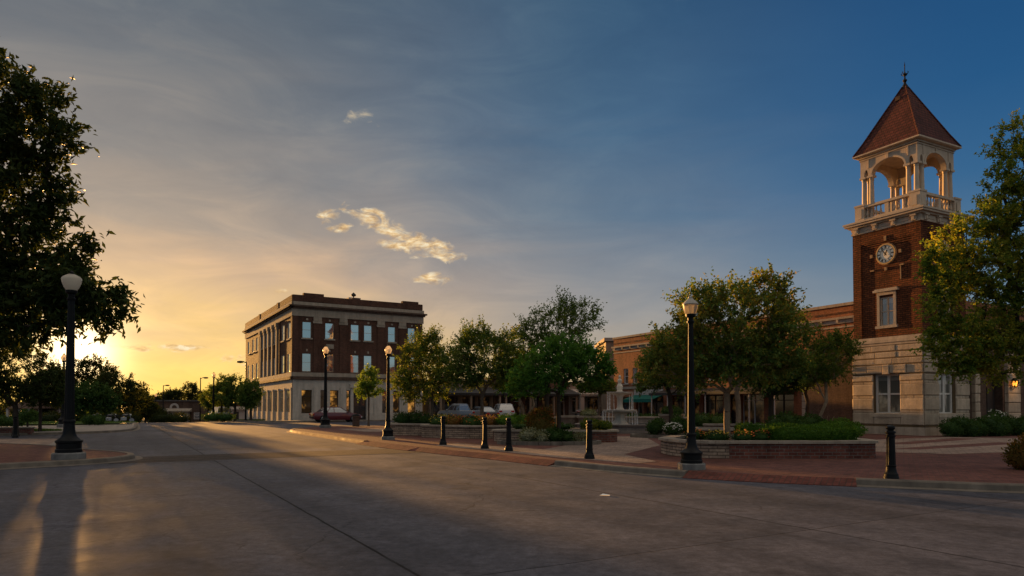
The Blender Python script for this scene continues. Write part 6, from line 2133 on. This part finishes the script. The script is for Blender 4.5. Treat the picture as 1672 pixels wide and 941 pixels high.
hedge('hedge', 'bright clipped hedge along the front of the long brick planter', 8.15, 18.7, 2.3, .62, .54, .34, .12, 1, 7000, .055, 'leaf_hedge')
hedge('hedge', 'second clipped hedge row behind the bright hedge in the long planter', 8.0, 19.9, 2.9, .5, .54, .40, .12, 2, 5000, .055, 'leaf_hedge')
for i, (x, y, fl, lb) in enumerate([(5.6, 18.8, 'flower_yellow', 'yellow flowers at the foot of the planter tree, left side'), (6.25, 18.55, 'flower_orange', 'orange flowers at the foot of the planter tree'), (6.75, 18.6, 'flower_red', 'red-orange flowers against the left end of the bright hedge'), (5.2, 19.5, 'flower_orange', 'loose low flowers at the stone end of the long planter')]):
    make_shrub('flower_clump', lb, 'flowers', 'flower clumps in the long brick planter', (x, y, .54), [(0, 0, .12, .28, .24, .17), (.2, .1, .1, .22, .2, .14)], 140 + i, 600, .05, 'leaf_shrub', fl, 42, .024)
# bushes left of the tower and hedge along its right wall
for i, (u, Y, w, h, mt, lb) in enumerate([(1285, 30.5, 1.0, 1.15, 'leaf_shrub', 'dark bushy shrub behind the long hedge, left one'), (1322, 31, .95, 1.05, 'leaf_shrub', 'dark bushy shrub behind the long hedge, right one'), (1372, 29.8, 1.15, .85, 'leaf_hedge', 'low rounded green hedge shrub at the foot of the tower, left side'), (1240, 33.5, 1.3, .5, 'leaf_hedge', 'low trimmed ground hedge behind the pale-trunked tree')]):
    x = (u - 836) / 1115 * Y
    make_shrub('shrub', lb, 'shrub', 'shrubs left of the clock tower', (x, Y, .12), [(-w * .4, 0, h * .42, w * .6, .5, h * .45), (w * .4, .1, h * .40, w * .6, .5, h * .42), (0, 0, h * .6, w * .5, .4, h * .4)], 150 + i, 2600, .085, mt)
for i, (x, y, w, h, lb) in enumerate([(20.1, 30.65, .9, .95, 'dark shrub at the right-hand corner of the tower base'), (21.7, 31.2, 1.0, .95, 'dark shrub under the right-hand tower window'), (23.3, 31.9, 1.0, .9, 'dark shrub between the tower and the dark doorway'), (24.9, 32.9, 1.0, .95, 'dark shrub in front of the dark doorway'), (26.6, 33.9, 1.0, .95, 'dark shrub under the lit lantern')]):
    make_shrub('shrub', lb, 'shrub', 'shrubs along the right side of the tower', (x, y, .12), [(-w * .4, 0, h * .42, w * .6, .5, h * .45), (w * .4, .1, h * .40, w * .6, .5, h * .43), (0, 0, h * .62, w * .5, .4, h * .36)], 160 + i, 2600, .08, 'leaf_shrub')
make_shrub('flowering_shrub', 'shrub with white blooms above the dark hedge right of the tower', 'shrub', None, (23.0, 32.6, .12), [(0, 0, .8, .4, .3, .4), (.4, 0, .7, .35, .3, .4)], 170, 800, .08, 'leaf_shrub', 'flower_white', 40, .045)
make_shrub('shrub', 'bronze-leaved shrub at the right edge of the red paving', 'shrub', None, (11.35, 14.75, .12), [(0, 0, .40, .5, .45, .42), (-.25, .1, .3, .36, .35, .32), (.1, .1, .62, .32, .3, .28)], 171, 3600, .06, 'leaf_rust', up=2)
make_shrub('shrub', 'leafy plant filling the wide stone tub', 'shrub', G5, (9.3, 39.8, .95), [(0, 0, .22, .6, .5, .3)], 172, 900, .1, 'leaf_shrub')
make_shrub('shrub', 'greyish plant spilling over the tub closest to the fountain', 'shrub', G5, (4.35, 38.9, .9), [(0, 0, .16, .45, .4, .26)], 173, 600, .09, 'leaf_pale')
for i, (x, y, lb) in enumerate([(8.2, 43.5, 'dark shrub beneath the teal awning'), (10.2, 43.0, 'low hedge shrub right of the fountain, behind the curved wall'), (12.3, 42.5, 'dark low shrub in front of the orange brick shops')]):
    make_shrub('shrub', lb, 'shrub', G5, (x, y, .12), [(-.5, 0, .45, .8, .5, .5), (.5, 0, .42, .8, .5, .48)], 180 + i, 1300, .11, 'leaf_shrub')
# left side
make_shrub('shrub', 'clipped shrub on the small paved point left of the street', 'shrub', None, (-30.6, 50.0, .12), [(-.35, 0, .36, .5, .45, .38), (.35, 0, .36, .5, .45, .38)], 190, 1500, .1, 'leaf_shrub')
make_shrub('topiary', 'ball topiary on a short stem on the left lawn', 'shrub', None, (-31.9, 45.0, .12), [(0, 0, .75, .55, .55, .42), (.3, 0, .7, .4, .4, .36)], 191, 1500, .1, 'leaf_shrub')
m = MB(); m.tube([(-31.9, 45, 0), (-31.9, 45, .5)], [.06, .05], 7); m.build('stem', 'bark_dark', [o for o in scene.objects if o.get('label', '').startswith('ball topiary')][0])
for i, (x, y, w, lb) in enumerate([(-34.5, 46.5, .9, 'low hedge at the far left of the lawn'), (-27.5, 64, 1.0, 'low bush behind the left lawn')]):
    make_shrub('shrub', lb, 'shrub', None, (x, y, .12), [(-w * .6, 0, .35, w, .5, .4), (w * .6, 0, .35, w, .5, .4)], 192 + i, 1200, .12, 'leaf_shrub')
for i, (x, y, w, lb) in enumerate([(-47.5, 72, 1.6, 'dark bush under the left tree mass, behind the motorcycles'), (-43.0, 75, 1.6, 'dark bush right of the motorcycles under the tree mass'), (-53, 78, 1.7, 'dark bush under the left tree mass, beside the pavilion'), (-41, 82, 1.5, 'dark bush at the right foot of the tree mass')]):
    make_shrub('shrub', lb, 'shrub', 'bushes under the left tree mass', (x, y, dip(x, y)), [(-w * .6, 0, .6, w, .8, .8), (w * .6, 0, .55, w, .8, .75)], 196 + i, 1500, .18, 'leaf_far')


for i, (x, y, lb) in enumerate([(-19.0, 22.0, 'bushy shrub on the left corner paving beside the oak'), (-22.0, 23.0, 'second bushy shrub beyond the left edge of the corner paving')]):
    make_shrub('shrub', lb, 'shrub', None, (x, y, .12), [(-.7, 0, .7, 1.0, .6, .85), (.7, 0, .7, 1.0, .6, .8)], 210 + i, 2200, .12, 'leaf_shrub')  # added out of view to keep the low sun off the road


# lawns
def lawn(label, poly_c, rx, ry, n, seed, rot=0.0, z=.12):
    rng = np.random.RandomState(seed)
    r = np.sqrt(rng.uniform(0, 1, n)); a = rng.uniform(0, 2 * math.pi, n)
    u, v = rx * r * np.cos(a), ry * r * np.sin(a)
    c, s = math.cos(rot), math.sin(rot)
    x = poly_c[0] + u * c - v * s; y = poly_c[1] + u * s + v * c
    zz = np.array([dip(i, j) for i, j in zip(x, y)]) + z + .05
    pos = np.stack([x, y, zz], 1); d_ = rng.normal(0, .45, (n, 3)); d_[:, 2] = 1
    core = MB(); core.add([(poly_c[0] + rx * math.cos(t) * c - ry * math.sin(t) * s, poly_c[1] + rx * math.cos(t) * s + ry * math.sin(t) * c, z + .02 + dip(*poly_c[:2])) for t in [2 * math.pi * k / 24 for k in range(24)]], [tuple(range(24))])
    o = leaf_mesh('lawn', pos, d_, .13, 'grass_blade', None, rng, .18, core=core)
    tag(o, kind='stuff', label=label, cat='grass')


lawn('short grass of the lawn under the left trees', (-31.5, 37.5), 6.5, 2.4, 9000, 1, .05)
lawn('grass strip under the street trees by the brick block', tuple(BO - BF * 2.9 + BU * 6), 1.0, 6.0, 5000, 2, math.atan2(BU.y, BU.x) - math.pi / 2)
lawn('grass behind the left pavement point', (-40, 56), 9, 5, 6000, 3)
# low brick edging of the lawn and the lit driveway
def lawn_edge():
    r = empty('lawn_edging', (-29, 35.0, .12), 'low dark brick edging along the front of the left lawn', 'edging')
    m = MB(); f = Fac((-38, 34.3), (1, .05), (.05, -1)); f.box(m, 0, 13.4, .05, .36, -.25, 0); m.build('wall', 'brick_planter', r)
    m = MB(); f.box(m, -.04, 13.44, .362, .42, -.29, .04); m.build('cap', 'pale_stone', r)


lawn_edge()
patch('driveway', [(-60, 28.2), (-20.6, 31.2), (-17.2, 25.2), (-36, 27.4), (-60, 27.6)], 'paver_tan', .006)
patch('driveway_edge', [(-20.6, 31.2), (-20.1, 31.2), (-16.7, 25.2), (-17.2, 25.2)], 'walk_concrete', .010)
